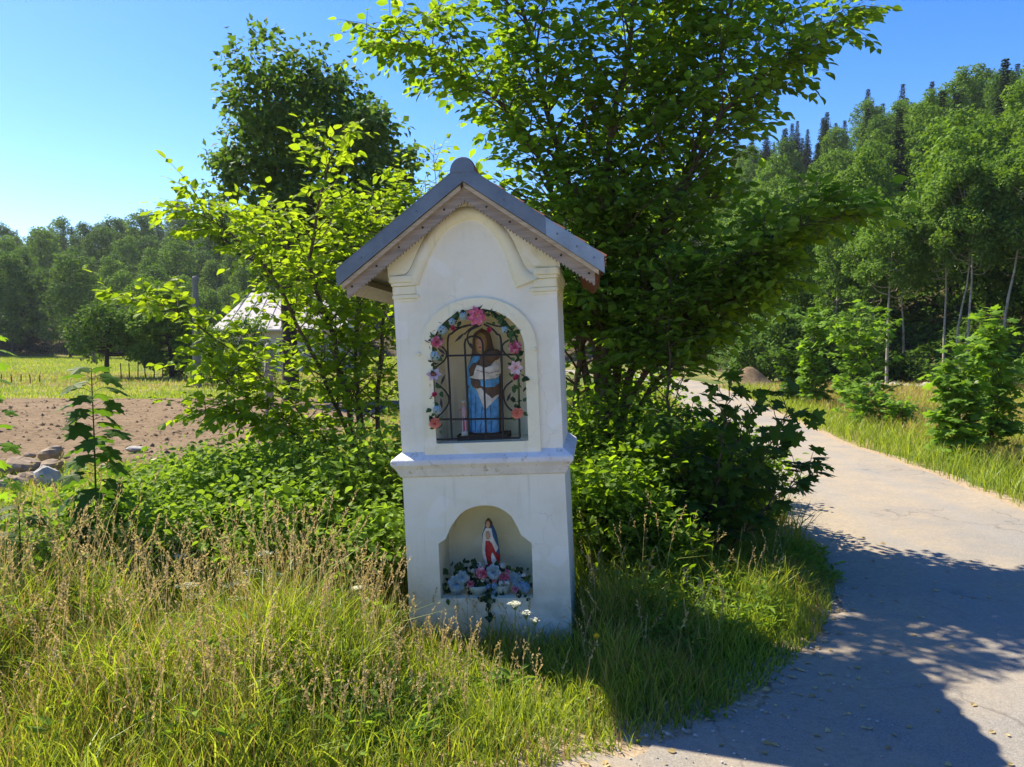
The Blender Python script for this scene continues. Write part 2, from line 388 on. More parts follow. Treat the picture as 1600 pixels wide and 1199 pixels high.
# ------------------------------------------------------------------ leaf templates (y along the leaf, z its normal)
def t_ovate(w=.36):
    v = np.array([[0, 0, 0], [-w * .8, .22, .05], [0, .25, -.02], [w * .8, .22, .05], [-w, .5, .06], [0, .55, -.04], [w, .5, .06], [-w * .55, .8, .01], [w * .55, .8, .01], [0, 1.05, -.12]])
    f = np.array([[0, 2, 1], [0, 3, 2], [1, 2, 5], [1, 5, 4], [2, 3, 6], [2, 6, 5], [4, 5, 7], [5, 6, 8], [7, 5, 9], [5, 8, 9]])
    return v, f
def t_maple():
    o = np.array([(0, 0), (.16, -.06), (.42, .02), (.30, .18), (.62, .30), (.52, .40), (.56, .60), (.33, .52), (.20, .56), (.22, .80), (.08, .82), (0, 1.05)])
    pts = np.concatenate([o, (o[1:-1] * [-1, 1])[::-1]])
    z = -.10 * np.abs(pts[:, 0]) - .12 * np.clip(pts[:, 1] - .5, 0, 1)
    v = np.concatenate([np.c_[pts, z], [[0, .36, .05]]]); n = len(pts)
    return v, np.array([[n, i, (i + 1) % n] for i in range(n)])
def t_card():
    v = np.array([[0, 0, 0], [-.38, .48, .10], [.38, .48, .10], [0, 1, -.05]]); return v, np.array([[0, 2, 1], [1, 2, 3]])
def t_narrow():
    return t_ovate(.17)
T_OV, T_MP, T_CD, T_NR = t_ovate(), t_maple(), t_card(), t_narrow()

def frames(d, nrm):
    Y = unit(d); Z = nrm - Y * np.sum(nrm * Y, 1, keepdims=True); Z = unit(Z); X = np.cross(Y, Z); return X, Y, Z

def put_leaves(root, tmpl, mat, pos, d, nrm, sc, nparts, rest_name='foliage', part_name='leaf'):
    """the leaves that show largest become objects of their own, the rest one foliage mesh"""
    pos = np.asarray(pos); d = np.asarray(d); nrm = np.asarray(nrm); sc = np.asarray(sc)
    X, Y, Z = frames(d, nrm)
    rl = np.array(root.location)
    dist = np.linalg.norm(pos + rl - np.array([0, 0, CAMZ]), axis=1)
    facing = np.abs(np.sum(Z * unit(pos + rl - np.array([0, 0, CAMZ])), axis=1))
    order = np.argsort(-(sc / dist * (.35 + facing)))
    own = order[:nparts]; rest = order[nparts:]
    if len(rest):
        mb = MB(); mb.inst(tmpl[0], tmpl[1], pos[rest], X[rest], Y[rest], Z[rest], sc[rest])
        o = mb.build(rest_name, mat, root)
        if nparts: o['kind'] = 'stuff'
    if len(own):
        mb = MB(); mb.add(*tmpl); me = mb.mesh(part_name, mat)
        for i in own:
            o = obj(part_name, me, root)
            m = Matrix.Identity(4)
            for r in range(3):
                m[r][0] = X[i][r] * sc[i]; m[r][1] = Y[i][r] * sc[i]; m[r][2] = Z[i][r] * sc[i]; m[r][3] = pos[i][r]
            o.matrix_local = m

# ------------------------------------------------------------------ branching plants
def resample(pts, n):
    pts = np.asarray(pts, float); m = len(pts)
    # Catmull-Rom through the points
    q = np.concatenate([[2 * pts[0] - pts[1]], pts, [2 * pts[-1] - pts[-2]]])
    out = []
    for u in np.linspace(0, m - 1 - 1e-6, n):
        i = int(u); t = u - i; a, b, c, e = q[i:i + 4]
        out.append(.5 * (2 * b + (c - a) * t + (2 * a - 5 * b + 4 * c - e) * t * t + (3 * b - a - 3 * c + e) * t ** 3))
    return np.array(out)

def grow(stems, rng, r0=.05, nb=24, t0=.2, blen=1.4, bup=.45, ntw=9, twl=.45, gap=.06, lsz=.075, droop=.15, lenf=None, env=None, sides=7, leaf_up=.8, tpow=1.0):
    """stems: list of (points, radius, reach). Returns wood geometry, twig geometry and leaf placements"""
    wood = MB(); twg = MB(); LP, LD, LN, LS = [], [], [], []
    up = np.array([0, 0, 1.])
    def leafrow(p0, pts, size, start=.1):
        seg = np.linalg.norm(np.diff(pts, axis=0), axis=1); L = seg.sum(); n = max(2, int(L / gap))
        cum = np.concatenate([[0], np.cumsum(seg)])
        side = 1
        for k in range(n):
            s = L * (start + (1 - start) * (k + .5) / n)
            p = np.array([np.interp(s, cum, pts[:, c]) for c in range(3)])
            i = min(np.searchsorted(cum, s), len(pts) - 1); dr = unit(pts[i] - pts[i - 1])
            lat = np.cross(dr, up); lat = unit(lat) if np.linalg.norm(lat) > .1 else unit(rng.normal(size=3))
            side = -side
            ld = dr * .65 + lat * side * .85 + rng.normal(size=3) * .22 - up * (droop + .2 * rng.random())
            if k == n - 1: ld = dr + rng.normal(size=3) * .1 - up * droop
            nn = up * leaf_up + rng.normal(size=3) * .42
            LP.append(p + unit(ld) * .012); LD.append(ld); LN.append(nn); LS.append(size * (.45 + .85 * rng.random()))
    for pts, r, reach in stems:
        sp_ = resample(pts, 16); sp_[1:] += rng.normal(size=(15, 3)) * .012
        rr = np.linspace(r, r * .18, 16)
        wood.tube(sp_, rr, sides)
        az = rng.random() * 6.28
        for b in range(nb):
            t = t0 + (1 - t0) * ((b + .6 * rng.random()) / nb) ** tpow
            u = t * 15; i = min(int(u), 14); p = sp_[i] + (sp_[i + 1] - sp_[i]) * (u - i); dr = unit(sp_[i + 1] - sp_[i])
            az += 2.4 + rng.normal() * .35
            hd = np.array([math.cos(az), math.sin(az), 0])
            f = lenf(t) if lenf else (1 - .55 * t)
            L = blen * reach * f * (.65 + .6 * rng.random())
            bd = unit(hd + dr * (bup + .5 * t) + up * .15)
            if env is not None:
                for _ in range(6):
                    if env(p + bd * L): break
                    L *= .78
            k = 7; bp = [p]; dcur = bd.copy()
            for j in range(k - 1):
                dcur = unit(dcur + rng.normal(size=3) * .10 + up * (.05 if j < 3 else -.07)); bp.append(bp[-1] + dcur * L / (k - 1))
            bp = np.array(bp); br = np.linspace(max(.004, rr[i] * .42), .0022, k)
            wood.tube(bp, br, 5, 0, False)
            ntl = max(2, int(round(ntw * L / blen)))
            side = 1
            for q in range(ntl):
                tt = .18 + .80 * (q + .5 * rng.random()) / ntl; uu = tt * (k - 1); ii = min(int(uu), k - 2)
                tp = bp[ii] + (bp[ii + 1] - bp[ii]) * (uu - ii); td = unit(bp[ii + 1] - bp[ii]); side = -side
                lat = np.cross(td, up); lat = unit(lat) if np.linalg.norm(lat) > .1 else unit(rng.normal(size=3))
                tdir = unit(td * .7 + lat * side * .75 + rng.normal(size=3) * .28)
                TL = twl * (1.1 - .6 * tt) * (.6 + .7 * rng.random())
                tpts = np.array([tp, tp + tdir * TL * .5 + up * .01, tp + tdir * TL - up * .03 * TL / .4])
                twg.tube(tpts, [.0028, .002, .001], 3, 0, False)
                leafrow(tp, tpts, lsz)
            leafrow(bp[-2], bp[-3:], lsz)
        leafrow(sp_[-2], sp_[-4:], lsz)
    return wood, twg, np.array(LP), np.array(LD), np.array(LN), np.array(LS)

def near_tree(name, base, stems, rng, label, cat, leafmat, barkmat, nparts=300, tmpl=T_OV, group=None, **kw):
    base = np.asarray(base, float)
    root = thing(name, base, label, cat, group)
    st = [([np.asarray(p, float) - base for p in pts], r, reach) for pts, r, reach in stems]
    env = kw.pop('env', None)
    if env is not None:
        e0 = env; env = lambda p: e0(p + base)
    wood, twg, lp, ld, ln, ls = grow(st, rng, env=env, **kw)
    wood.build('trunk', barkmat, root, True); twg.build('twigs', M['twig'], root)['kind'] = 'stuff'
    put_leaves(root, tmpl, leafmat, lp, ld, ln, ls, nparts)
    return root

# ------------------------------------------------------------------ trees seen as crowns of leaf clumps
def crown_tree(rng, h=12., w=5., trunk_h=.3, nclump=34, nleaf=4200, lsize=.30, shape='oval', lean=0, trunk_r=.16, flat=.75, crownbase=None):
    """returns trunk MB, crown MB"""
    tr = MB(); cr = MB()
    ctr = np.array([lean, 0, 0.])
    cb = h * trunk_h if crownbase is None else crownbase
    top = np.array([lean + rng.normal() * .2, rng.normal() * .2, h * .93])
    pts = resample([[0, 0, -.6], [lean * .2, .05, h * .25], [lean * .6 + rng.normal() * .12, rng.normal() * .12, h * .55], top], 10)
    tr.tube(pts, np.linspace(trunk_r, trunk_r * .15, 10), 7)
    C = []; R = []
    for k in range(nclump):
        t = (k + .5) / nclump; z = cb + (h - cb) * (.06 + .90 * t)
        if shape == 'oval': prof = math.sqrt(max(.04, 1 - ((t - .42) / .60) ** 2))
        elif shape == 'dome': prof = math.sqrt(max(.05, 1 - t * t * .92)) * (0.8 + .2 * min(1, t * 4))
        else: prof = .35 + .65 * (1 - t) ** .7 if t > .15 else .7
        a = k * 2.4 + rng.normal() * .4; rr = w * .5 * prof * (.45 + .5 * rng.random())
        ax = np.array([np.interp(z, pts[:, 2], pts[:, 0]), np.interp(z, pts[:, 2], pts[:, 1]), z])
        c = ax + np.array([math.cos(a) * rr, math.sin(a) * rr, rng.normal() * .2])
        C.append(c); R.append(w * (.13 + .09 * rng.random()) * (.7 + .3 * prof))
        s = ax - np.array([0, 0, .12 * h * (.3 + .4 * rng.random())]); s[2] = max(s[2], cb * .7)
        mid = (s + c) / 2 + np.array([0, 0, -.05 * h * rng.random()])
        tr.tube(resample([s, mid, c], 5), np.linspace(trunk_r * .28, .012, 5), 4, 0, False)
    C = np.array(C); R = np.array(R)
    pr = R ** 2; idx = rng.choice(len(C), nleaf, p=pr / pr.sum())
    dirs = unit(rng.normal(size=(nleaf, 3))); rad_ = (.35 + .70 * rng.random(nleaf) ** .6)
    off = dirs * (R[idx] * rad_)[:, None]; off[:, 2] *= flat
    pos = C[idx] + off
    nrm = dirs * .6 + np.array([0, 0, .9]) + rng.normal(size=(nleaf, 3)) * .45
    d = dirs * .6 + rng.normal(size=(nleaf, 3)) * .6 + np.array([0, 0, -.25])
    X, Y, Z = frames(d, nrm)
    cr.inst(T_CD[0], T_CD[1], pos, X, Y, Z, lsize * (.6 + .8 * rng.random(nleaf)))
    return tr, cr

def spruce_tree(rng, h=15., w=4.2, tiers=34, base=.08, lsize=.5):
    tr = MB(); cr = MB(); tr.tube([[0, 0, -.6], [0, 0, h * .5], [0, 0, h * .99]], [.17, .10, .01], 6)
    pos, D, N, S = [], [], [], []
    for k in range(tiers):
        t = (k + .5) / tiers; z = h * (base + (1 - base) * t); L = w * .5 * (1 - t) ** .85 * (.8 + .35 * rng.random()) + .22
        nb = int(6 + 6 * (1 - t)); a0 = rng.random() * 6.28
        for b in range(nb):
            a = a0 + b * 6.283 / nb + rng.normal() * .15; l = L * (.75 + .4 * rng.random())
            hd = np.array([math.cos(a), math.sin(a), 0]); sd = np.array([-hd[1], hd[0], 0]); n = max(2, int(l / .30))
            for j in range(n):
                s = (j + .6) / n * l; zz = z - .38 * s + .10 * s * s / max(l, .3)
                for sg in (-1, 0, 1):
                    if sg and j == n - 1: continue
                    pos.append(hd * s + [0, 0, zz]); D.append(hd * .8 + sd * sg * .8 + [0, 0, -.30 + .1 * rng.normal()])
                    N.append(np.array([0, 0, 1.]) + rng.normal(size=3) * .3); S.append(lsize * (.55 + .5 * rng.random()) * (.8 + .2 * (1 - t)))
    X, Y, Z = frames(np.array(D), np.array(N))
    cr.inst(T_NR[0] * [2.6, 1, 1], T_NR[1], np.array(pos), X, Y, Z, np.array(S))
    return tr, cr

def one_mesh(name, tr, cr, bark, leaf):
    mb = MB()
    for V, F in zip(tr.v, tr.f): pass
    V = np.concatenate(tr.v); F = np.concatenate(tr.f); mb.add(V, F, 0)
    V = np.concatenate(cr.v); F = np.concatenate(cr.f); mb.add(V, F, 1)
    return mb.mesh(name, [bark, leaf])

# ================================================================== THE SETTING
# ---- ground: one sheet to the horizon
def grid_mesh(xs, ys, zf):
    X, Y = np.meshgrid(xs, ys); Z = zf(X, Y); V = np.stack([X, Y, Z], -1).reshape(-1, 3); nx, ny = len(xs), len(ys)
    i = np.arange(ny - 1)[:, None] * nx + np.arange(nx - 1)[None]; i = i.ravel()
    return V, np.stack([i, i + 1, i + nx + 1, i + nx], 1)

def vnoise(x, y, s, seed=0):
    """smooth value noise for uneven ground and patches"""
    g = np.random.default_rng(seed).random((64, 64))
    u = np.asarray(x) / s; v = np.asarray(y) / s
    i = np.floor(u).astype(int); j = np.floor(v).astype(int); fu = u - i; fv = v - j
    fu = fu * fu * (3 - 2 * fu); fv = fv * fv * (3 - 2 * fv)
    a = g[i % 64, j % 64]; b = g[(i + 1) % 64, j % 64]; c = g[i % 64, (j + 1) % 64]; d = g[(i + 1) % 64, (j + 1) % 64]
    return (a * (1 - fu) + b * fu) * (1 - fv) + (c * (1 - fu) + d * fu) * fv

near = np.concatenate([-np.geomspace(900, 12, 60), np.linspace(-11, 11, 60), np.geomspace(12, 900, 60)])
mb = MB(); V, Q = grid_mesh(near, near + 4, H)
# the slopes under the woods are leaf litter, the rest verge and meadow
c = V[Q].mean(1); th = np.degrees(np.arctan2(c[:, 0], c[:, 1])); isw = np.hypot(c[:, 0], c[:, 1]) > np.interp(th, _TH, _RB) + .5
mb.v.append(V); mb.n = len(V)
Tq = np.concatenate([Q[:, [0, 1, 2]], Q[:, [0, 2, 3]]]); mb.f.append(Tq); mb.m.append(np.concatenate([isw, isw]).astype(int))
tag(mb.build('ground', [M['ground'], M['litter']], None, True), kind='structure')

# ---- road: left edge and right edge curves
ROAD_L = np.array([(-12, 2.2), (-5, 2.3), (-2, 2.45), (-.4, 2.68), (.35, 2.95), (.85, 3.28), (1.25, 3.65), (1.75, 4.3), (2.25, 5.3), (2.6, 7), (2.95, 10), (3.35, 13), (4.1, 18), (5.1, 24), (6.2, 31), (7.0, 40), (6.0, 52), (2, 66)])
ROAD_R = np.array([(-16, -14), (-10, -15), (-4, -15), (3, -14), (5.2, -6), (4.9, -1), (4.8, 2), (4.9, 4), (5.0, 6), (5.1, 7.65), (5.45, 10.2), (5.75, 13), (6.6, 18.5), (7.6, 24), (8.7, 31), (9.8, 40), (9.2, 54), (4.5, 70)])
RL = resample(np.c_[ROAD_L, np.zeros(len(ROAD_L))], 120)[:, :2]; RR = resample(np.c_[ROAD_R, np.zeros(len(ROAD_R))], 120)[:, :2]
rg = np.random.default_rng(3)
def road_sheet(grow_by, z, name, mat, jit):
    mb = MB(); L = RL.copy(); R = RR.copy(); w = unit(R - L); n = 13
    L = L - w * grow_by + w * (vnoise(np.arange(120) * .9, 0 * RL[:, 0], 1.0, 11)[:, None] - .5) * jit
    R = R + w * grow_by + w * (vnoise(np.arange(120) * .9, 0 * RL[:, 0], 1.0, 12)[:, None] - .5) * jit
    t = np.linspace(0, 1, n); V = L[:, None] * (1 - t)[None, :, None] + R[:, None] * t[None, :, None]
    zz = z + H(V[..., 0], V[..., 1]) ; V = np.concatenate([V, zz[..., None]], -1).reshape(-1, 3)
    i = (np.arange(119)[:, None] * n + np.arange(n - 1)[None]).ravel()
    mb.quads(V, np.stack([i, i + 1, i + n + 1, i + n], 1))
    o = mb.build(name, mat, None, True); at = o.data.attributes.new('across', 'FLOAT', 'POINT'); at.data.foreach_set('value', np.tile(t, 120).astype(np.float32))
    return tag(o, kind='structure')
road_sheet(.22, .006, 'road_shoulder', M['sandy'], .30)
road_sheet(0.0, .014, 'road', M['road'], .16)

def in_road(x, y, pad=0.0):
    x = np.asarray(x); y = np.asarray(y)
    l = np.interp(y, ROAD_L[3:, 1], ROAD_L[3:, 0]); r = np.interp(y, ROAD_R[5:, 1], ROAD_R[5:, 0])
    low = np.interp(x, ROAD_L[:6, 0], ROAD_L[:6, 1])
    a = (y > 2.6) & (x > l - pad) & (x < r + pad)
    b = (y < low + pad) & (x < 4.8 + pad)
    return a | b

# ---- bare ploughed field left of the shrine
def soil_z(x, y):
    n = vnoise(x, y, .75, 1) * .30 + vnoise(x, y, .23, 2) * .32 + vnoise(x, y, .11, 3) * .40
    edge = np.minimum.reduce([sstep(10.3, 11.2, y + .6 * (vnoise(x, y, 2.5, 5) - .5)), 1 - sstep(24.5, 28, y + 3 * (vnoise(x, y, 4, 6) - .5)), sstep(-27, -23, x), 1 - sstep(-2.2, -1.2, x)])
    return H(x, y) - .10 + edge * (.14 + .09 * n)
mb = MB(); xs = np.linspace(-27, -1, 300); ys = np.geomspace(10, 28.5, 230); V, Q = grid_mesh(xs, ys, soil_z); mb.quads(V, Q)
tag(mb.build('ploughed_soil', M['soil'], None, True), kind='structure')

def clods(n, seed):
    r = np.random.default_rng(seed); mb = MB(); ic = np.array([(0, 0, 1.), (.9, 0, .2), (.28, .85, .25), (-.72, .52, .2), (-.72, -.52, .25), (.28, -.85, .2), (0, 0, -.4)]); fc = np.array([[0, 1, 2], [0, 2, 3], [0, 3, 4], [0, 4, 5], [0, 5, 1], [6, 2, 1], [6, 3, 2], [6, 4, 3], [6, 5, 4], [6, 1, 5]])
    y = 10.6 * (25.5 / 10.6) ** r.random(n); x = r.uniform(-22, -1.8, n); s_ = .012 + .045 * r.random(n) ** 5; k = r.random(n) < .25 + .9 * vnoise(x, y, 1.1, 15); x, y, s_ = x[k], y[k], s_[k]; m = len(x)
    V = ic[None] * (1 + .35 * r.normal(size=(m, 7, 3))) * s_[:, None, None] * [1.2, 1.2, .8] + np.stack([x, y, soil_z(x, y)], 1)[:, None]
    mb.add(V.reshape(-1, 3), (fc[None] + (np.arange(m) * 7)[:, None, None]).reshape(-1, 3)); return tag(mb.build('soil_clods', M['soil'], None), 'loose brown clods scattered over the ploughed soil', 'clods', kind='stuff')
clods(7000, 4)

# ================================================================== THE SHRINE
BASE = np.array([-0.118, 4.2, 0.0])
SM = Matrix.Translation(Vector(BASE)) @ Matrix.Rotation(rad(-6.0), 4, 'Z') @ Matrix.Rotation(rad(-2.6), 4, 'Y')
SMI = SM.inverted()

def L(px, py, w=0.0):
    """photo point -> shrine coordinates (u across, v up) on the plane w behind its front"""
    o = SMI @ Vector((0, 0, CAMZ)); d = SMI.to_3x3() @ Vector(ray(px, py)); t = (w - o.y) / d.y
    q = o + d * t; return np.array([q.x, q.z])

shrine = thing('wayside_shrine', BASE, 'white plastered wayside shrine with two arched niches and a small gabled roof', 'shrine')
shrine.matrix_world = SM
HW, DEP = .448, .80

def fill_loops(loops, w):
    """flat face with holes: loops of (u,v), returns V, F"""
    import bmesh
    bm = bmesh.new(); es = []
    for lp in loops:
        vv = [bm.verts.new((u, w, v)) for u, v in lp]
        es += [bm.edges.new((vv[i], vv[(i + 1) % len(vv)])) for i in range(len(vv))]
    bmesh.ops.triangle_fill(bm, use_beauty=True, use_dissolve=False, edges=es)
    bm.verts.index_update(); V = [tuple(v.co) for v in bm.verts]; F = [tuple(x.index for x in f.verts) for f in bm.faces]
    F2 = []
    for f in F:
        a, b, c = (np.array(V[i]) for i in f); n = np.cross(b - a, c - a)
        F2.append(f if n[1] < 0 else f[::-1])
    bm.free(); return np.array(V), np.array(F2)

def wall_loop(mb, lp, w0, w1, inward=False, mi=0):
    lp = np.asarray(lp); n = len(lp)
    V = np.concatenate([np.c_[lp[:, 0], np.full(n, w0), lp[:, 1]], np.c_[lp[:, 0], np.full(n, w1), lp[:, 1]]])
    mb.quads(V, [(i, (i + 1) % n, n + (i + 1) % n, n + i) for i in range(n)], mi)

def prism(mb, lp, w0, w1, mi=0):
    V, F = fill_loops([lp], w0); mb.add(V, F, mi); V2 = V.copy(); V2[:, 1] = w1; mb.add(V2, F[:, ::-1], mi); wall_loop(mb, lp, w0, w1, mi=mi)

# lower niche outline traced from the photo (mirror-evened)
def zl(zx, zy, w=0): return L(590 + zx / 3.241, 660 + zy / 3.241, w)
low = [zl(*p) for p in [(320, 893), (308, 616), (345, 590), (372, 528), (425, 460), (485, 430), (547, 421), (610, 432), (670, 470), (705, 525), (727, 572), (781, 613), (788, 890)]]
low = [tuple(p) for p in low]
lowc = np.array(low); lower_arc = resample(np.c_[lowc[2:11], np.zeros(9)], 26)[:, :2]
LOWN = np.concatenate([lowc[:2], lower_arc, lowc[11:]])
def niche_block(name, outer, hole, nd, back_w, mat, matn, side_half, v0, v1):
    mb = MB(); V, F = fill_loops([outer, hole], 0.0); mb.add(V, F)
    # sides, back, top of the block
    wall_loop(mb, outer, 0.0, back_w)
    V, F = fill_loops([outer], back_w); mb.add(V, F[:, ::-1])
    wall = mb.build(name, mat, shrine)
    mb = MB(); wall_loop(mb, hole, 0.0005, nd)
    V, F = fill_loops([hole], nd); mb.add(V, F)
    n = mb.build('niche', matn, wall)
    return wall, n
lo_outer = [(-HW, -.3), (HW - .002, -.3), (HW + .003, .3), (HW, .96), (-HW, .96)]
plinth, low_niche = niche_block('plinth', lo_outer, LOWN, .30, DEP, M['plaster'], M['plaster_warm'], HW, 0, .95)

# ledge running round the shrine
def ring_loft(rings, name, mat, parent):
    mb = MB(); V = []
    for o, v in rings:
        V += [(-HW - o, -o, v), (HW + o, -o, v), (HW + o, DEP + o, v), (-HW - o, DEP + o, v)]
    n = len(rings); Q = []
    for i in range(n - 1):
        for j in range(4): Q.append((i * 4 + j, i * 4 + (j + 1) % 4, (i + 1) * 4 + (j + 1) % 4, (i + 1) * 4 + j))
    mb.quads(np.array(V), Q); mb.quads(np.array(V), [(0, 3, 2, 1), tuple(range(4 * n - 4, 4 * n))])
    return mb.build(name, mat, parent)
v_lb = L(750, 742)[1]; v_lt = L(750, 716)[1]
ledge = ring_loft([(.003, v_lb - .005), (.012, v_lb), (.016, v_lb + .012), (.032, v_lb + .045), (.046, v_lb + .062), (.052, v_lb + .068), (.052, v_lb + .094), (.040, v_lb + .104), (-.02, v_lb + .150)], 'ledge', M['ledge'], shrine)
bv = ledge.modifiers.new('bevel', 'BEVEL'); bv.width = .006; bv.segments = 2; bv.limit_method = 'ANGLE'

# upper block with arched niche, rising to the gable
sill = L(752, 691)[1]; spring = L(745, 548)[1]; aw = .252; atop = L(745, 483)[1]
def arch(hw, v0, vs_, vt, n=28, c=0.008):
    pts = [(c - hw, v0)]
    for i in range(n + 1):
        a = math.pi - math.pi * i / n; pts.append((c + hw * math.cos(a), vs_ + (vt - vs_) * math.sin(a) ** .96 if 0 < i < n else vs_))
    pts.append((c + hw, v0)); return pts
UPN = arch(aw, sill, spring, atop)
e_l, e_r, apx = L(526, 416, -.12), L(941, 406, -.12), L(725, 258, -.12)
EAVE_V = (e_l[1] + e_r[1]) / 2; EAVE_U = (e_r[0] - e_l[0]) / 2; APEX_V = apx[1] ; SL = (APEX_V - EAVE_V) / EAVE_U; UC = (e_l[0] + e_r[0]) / 2
ang = math.atan(SL); CA, SA = math.cos(ang), math.sin(ang)
wall_v = APEX_V - .115 / CA                      # wall line just inside the roof
def roofline(u, perp): return APEX_V - perp / CA - SL * abs(u - UC)
up_outer = [(-HW + .004, v_lb + .10), (HW - .004, v_lb + .10), (HW, roofline(HW, .11)), (UC, roofline(UC, .11)), (-HW, roofline(-HW, .11))]
upper, up_niche = niche_block('upper_wall', up_outer, UPN, .34, DEP, M['plaster'], M['plaster_warm'], HW, 1, 2)

# raised surround of the upper niche
mb = MB()
outer = arch(.318, v_lb + .118, spring + .01, L(742, 466)[1]); inner = arch(aw + .001, sill - .0, spring, atop)
bot = [(p[0], p[1]) for p in inner]
V, F = fill_loops([outer, inner], -.020); mb.add(V, F)
wall_loop(mb, outer, -.020, .001); wall_loop(mb, inner, -.020, .02)
sur = mb.build('niche_surround', M['plaster_warm'], upper)
bv = sur.modifiers.new('bevel', 'BEVEL'); bv.width = .009; bv.segments = 3; bv.limit_method = 'ANGLE'
for s in (-1, 1):   # small impost knobs at the spring of the surround
    mb = MB(); mb.lathe([(0, -.012), (.010, -.008), (.013, 0), (.010, .008), (0, .012)], (s * .316, -.018, spring - .005), 10); mb.build('impost_knob', M['plaster_warm'], sur, True)

# shoulder mouldings below the eaves
for s in (-1, 1):
    vb = L(630, 470)[1] if s < 0 else L(840, 452)[1]
    vb = (L(630, 470)[1] + L(840, 452)[1]) / 2 - .01
    mb = MB(); x0 = s * .285
    def slab(o, v0, v1, xi):
        a, b = sorted((s * xi, s * (HW + o))); mb.box(((a + b) / 2, (DEP * .5 - o * .5 - .002), (v0 + v1) / 2), ((b - a) / 2, DEP * .5 + o * .5, (v1 - v0) / 2))
    slab(.002, vb - .012, vb + .008, .31); slab(.008, vb + .007, vb + .030, .30); slab(.0055, vb + .029, vb + .078, .315); slab(.012, vb + .077, vb + .096, .31); slab(.020, vb + .095, vb + .135, .325)
    sh = mb.build('shoulder_moulding', M['plaster_warm'], upper)
    bv = sh.modifiers.new('bevel', 'BEVEL'); bv.width = .014; bv.segments = 3; bv.limit_method = 'ANGLE'

# curved relief in the gable: a band between an inner and an outer ogee
inn = [(655, 445), (662, 425), (678, 388), (700, 358), (735, 343), (762, 355), (785, 388), (796, 420), (806, 450)]
out = [(622, 438), (640, 422), (654, 390), (676, 352), (700, 332), (734, 323), (768, 336), (796, 366), (812, 398), (826, 424), (850, 432)]
i2 = resample(np.array([[*L(*p), 0] for p in inn]), 30)[:, :2]; o2 = resample(np.array([[*L(*p), 0] for p in out]), 30)[:, :2]
mb = MB(); V = []
for k in range(30):
    a, b = i2[k], o2[k]; m = a * .5 + b * .5
    V += [(a[0], .0, a[1]), (a[0] * .97 + b[0] * .03, -.012, a[1] * .97 + b[1] * .03), (m[0], -.019, m[1]), (a[0] * .06 + b[0] * .94, -.0125, a[1] * .06 + b[1] * .94), (b[0], .0, b[1])]
Q = [(k * 5 + j, (k + 1) * 5 + j, (k + 1) * 5 + j + 1, k * 5 + j + 1) for k in range(29) for j in range(4)]
mb.quads(np.array(V), Q); rl = mb.build('gable_relief', M['plaster_warm'], upper, True)

for sgn in (-1, 1):
    cur = [tuple(p) for p in (o2[:15] if sgn < 0 else o2[15:][::-1])]          # from the foot up to the crown
    vb2 = (L(630, 470)[1] + L(840, 452)[1]) / 2 + .12
    ue = sgn * (HW + .022)
    lp = [(ue, vb2)] + [(p[0] * .998, max(p[1], vb2)) for p in cur if p[1] > vb2 - .001] + [(UC + sgn * .004, o2[15][1] + .004), (UC + sgn * .004, roofline(UC, .10)), (ue, roofline(ue, .10))]
    mb = MB(); prism(mb, lp, -.010, .012); sp2 = mb.build('gable_spandrel', M['plaster_warm'], upper)
for w_ in (plinth, upper):
    bv = w_.modifiers.new('bevel', 'BEVEL'); bv.width = .012; bv.segments = 3; bv.limit_method = 'ANGLE'; bv.angle_limit = rad(50)

# ---- roof
W0, W1 = -.125, DEP + .12
def along(s, t, perp):      # point on the roof section: t down the slope from the ridge, perp below the top line
    return (UC + s * (t * CA - perp * SA * 0) , APEX_V - t * SA - perp / CA)
SLEN = EAVE_U / CA
roof = MB()
for s in (-1, 1):
    lp = [along(s, 0.0, .030), along(s, SLEN - .01, .030), along(s, SLEN - .01, .062), along(s, 0.0, .062)]
    if s < 0: lp = lp[::-1]
    prism(roof, lp, W0 + .02, W1)
roof = roof.build('roof', M['wood_grey'], shrine)
# clay tiles, course by course
tm = MB(); tw, tl = .168, .165
pr = [(x, .010 + .010 * math.cos(x / tw * 2 * math.pi)) for x in np.linspace(-tw / 2, tw / 2, 7)]
V = []; 
for yy in (0, tl):
    for x, z in pr: V.append((x, yy, z + (.0 if yy else .014)))
for yy in (0, tl):
    for x, z in pr: V.append((x, yy, z - .010 + (.0 if yy else .014)))
Q = [(i, i + 1, 7 + i + 1, 7 + i) for i in range(6)] + [(14 + i + 1, 14 + i, 21 + i, 21 + i + 1) for i in range(6)] + [(i + 1, i, 14 + i, 14 + i + 1) for i in range(6)] + [(7 + i, 7 + i + 1, 21 + i + 1, 21 + i) for i in range(6)] + [(0, 7, 21, 14), (6, 20, 27, 13)]
tm.quads(np.array(V), Q); tile_me = tm.mesh('roof_tile', M['tile'])
rows, cols = 6, 6
for s in (-1, 1):
    for r in range(rows):
        for c_ in range(cols):
            t = SLEN + .012 - tl - r * (SLEN - .03 - tl * .6) / (rows - .4); wv = W0 + .075 + tw / 2 + c_ * (W1 - W0 - .08) / cols
            u, v = along(s, t + tl, .002)
            o = obj('roof_tile', tile_me, roof)
            # local y runs up the slope, z is the slope normal
            ydir = Vector((-s * CA, 0, SA)); zdir = Vector((s * SA, 0, CA)); xdir = ydir.cross(zdir)
            m = Matrix.Identity(4)
            for q in range(3): m[q][0], m[q][1], m[q][2] = xdir[q], ydir[q], zdir[q]
            m[0][3], m[1][3], m[2][3] = u, wv, v; o.matrix_local = m
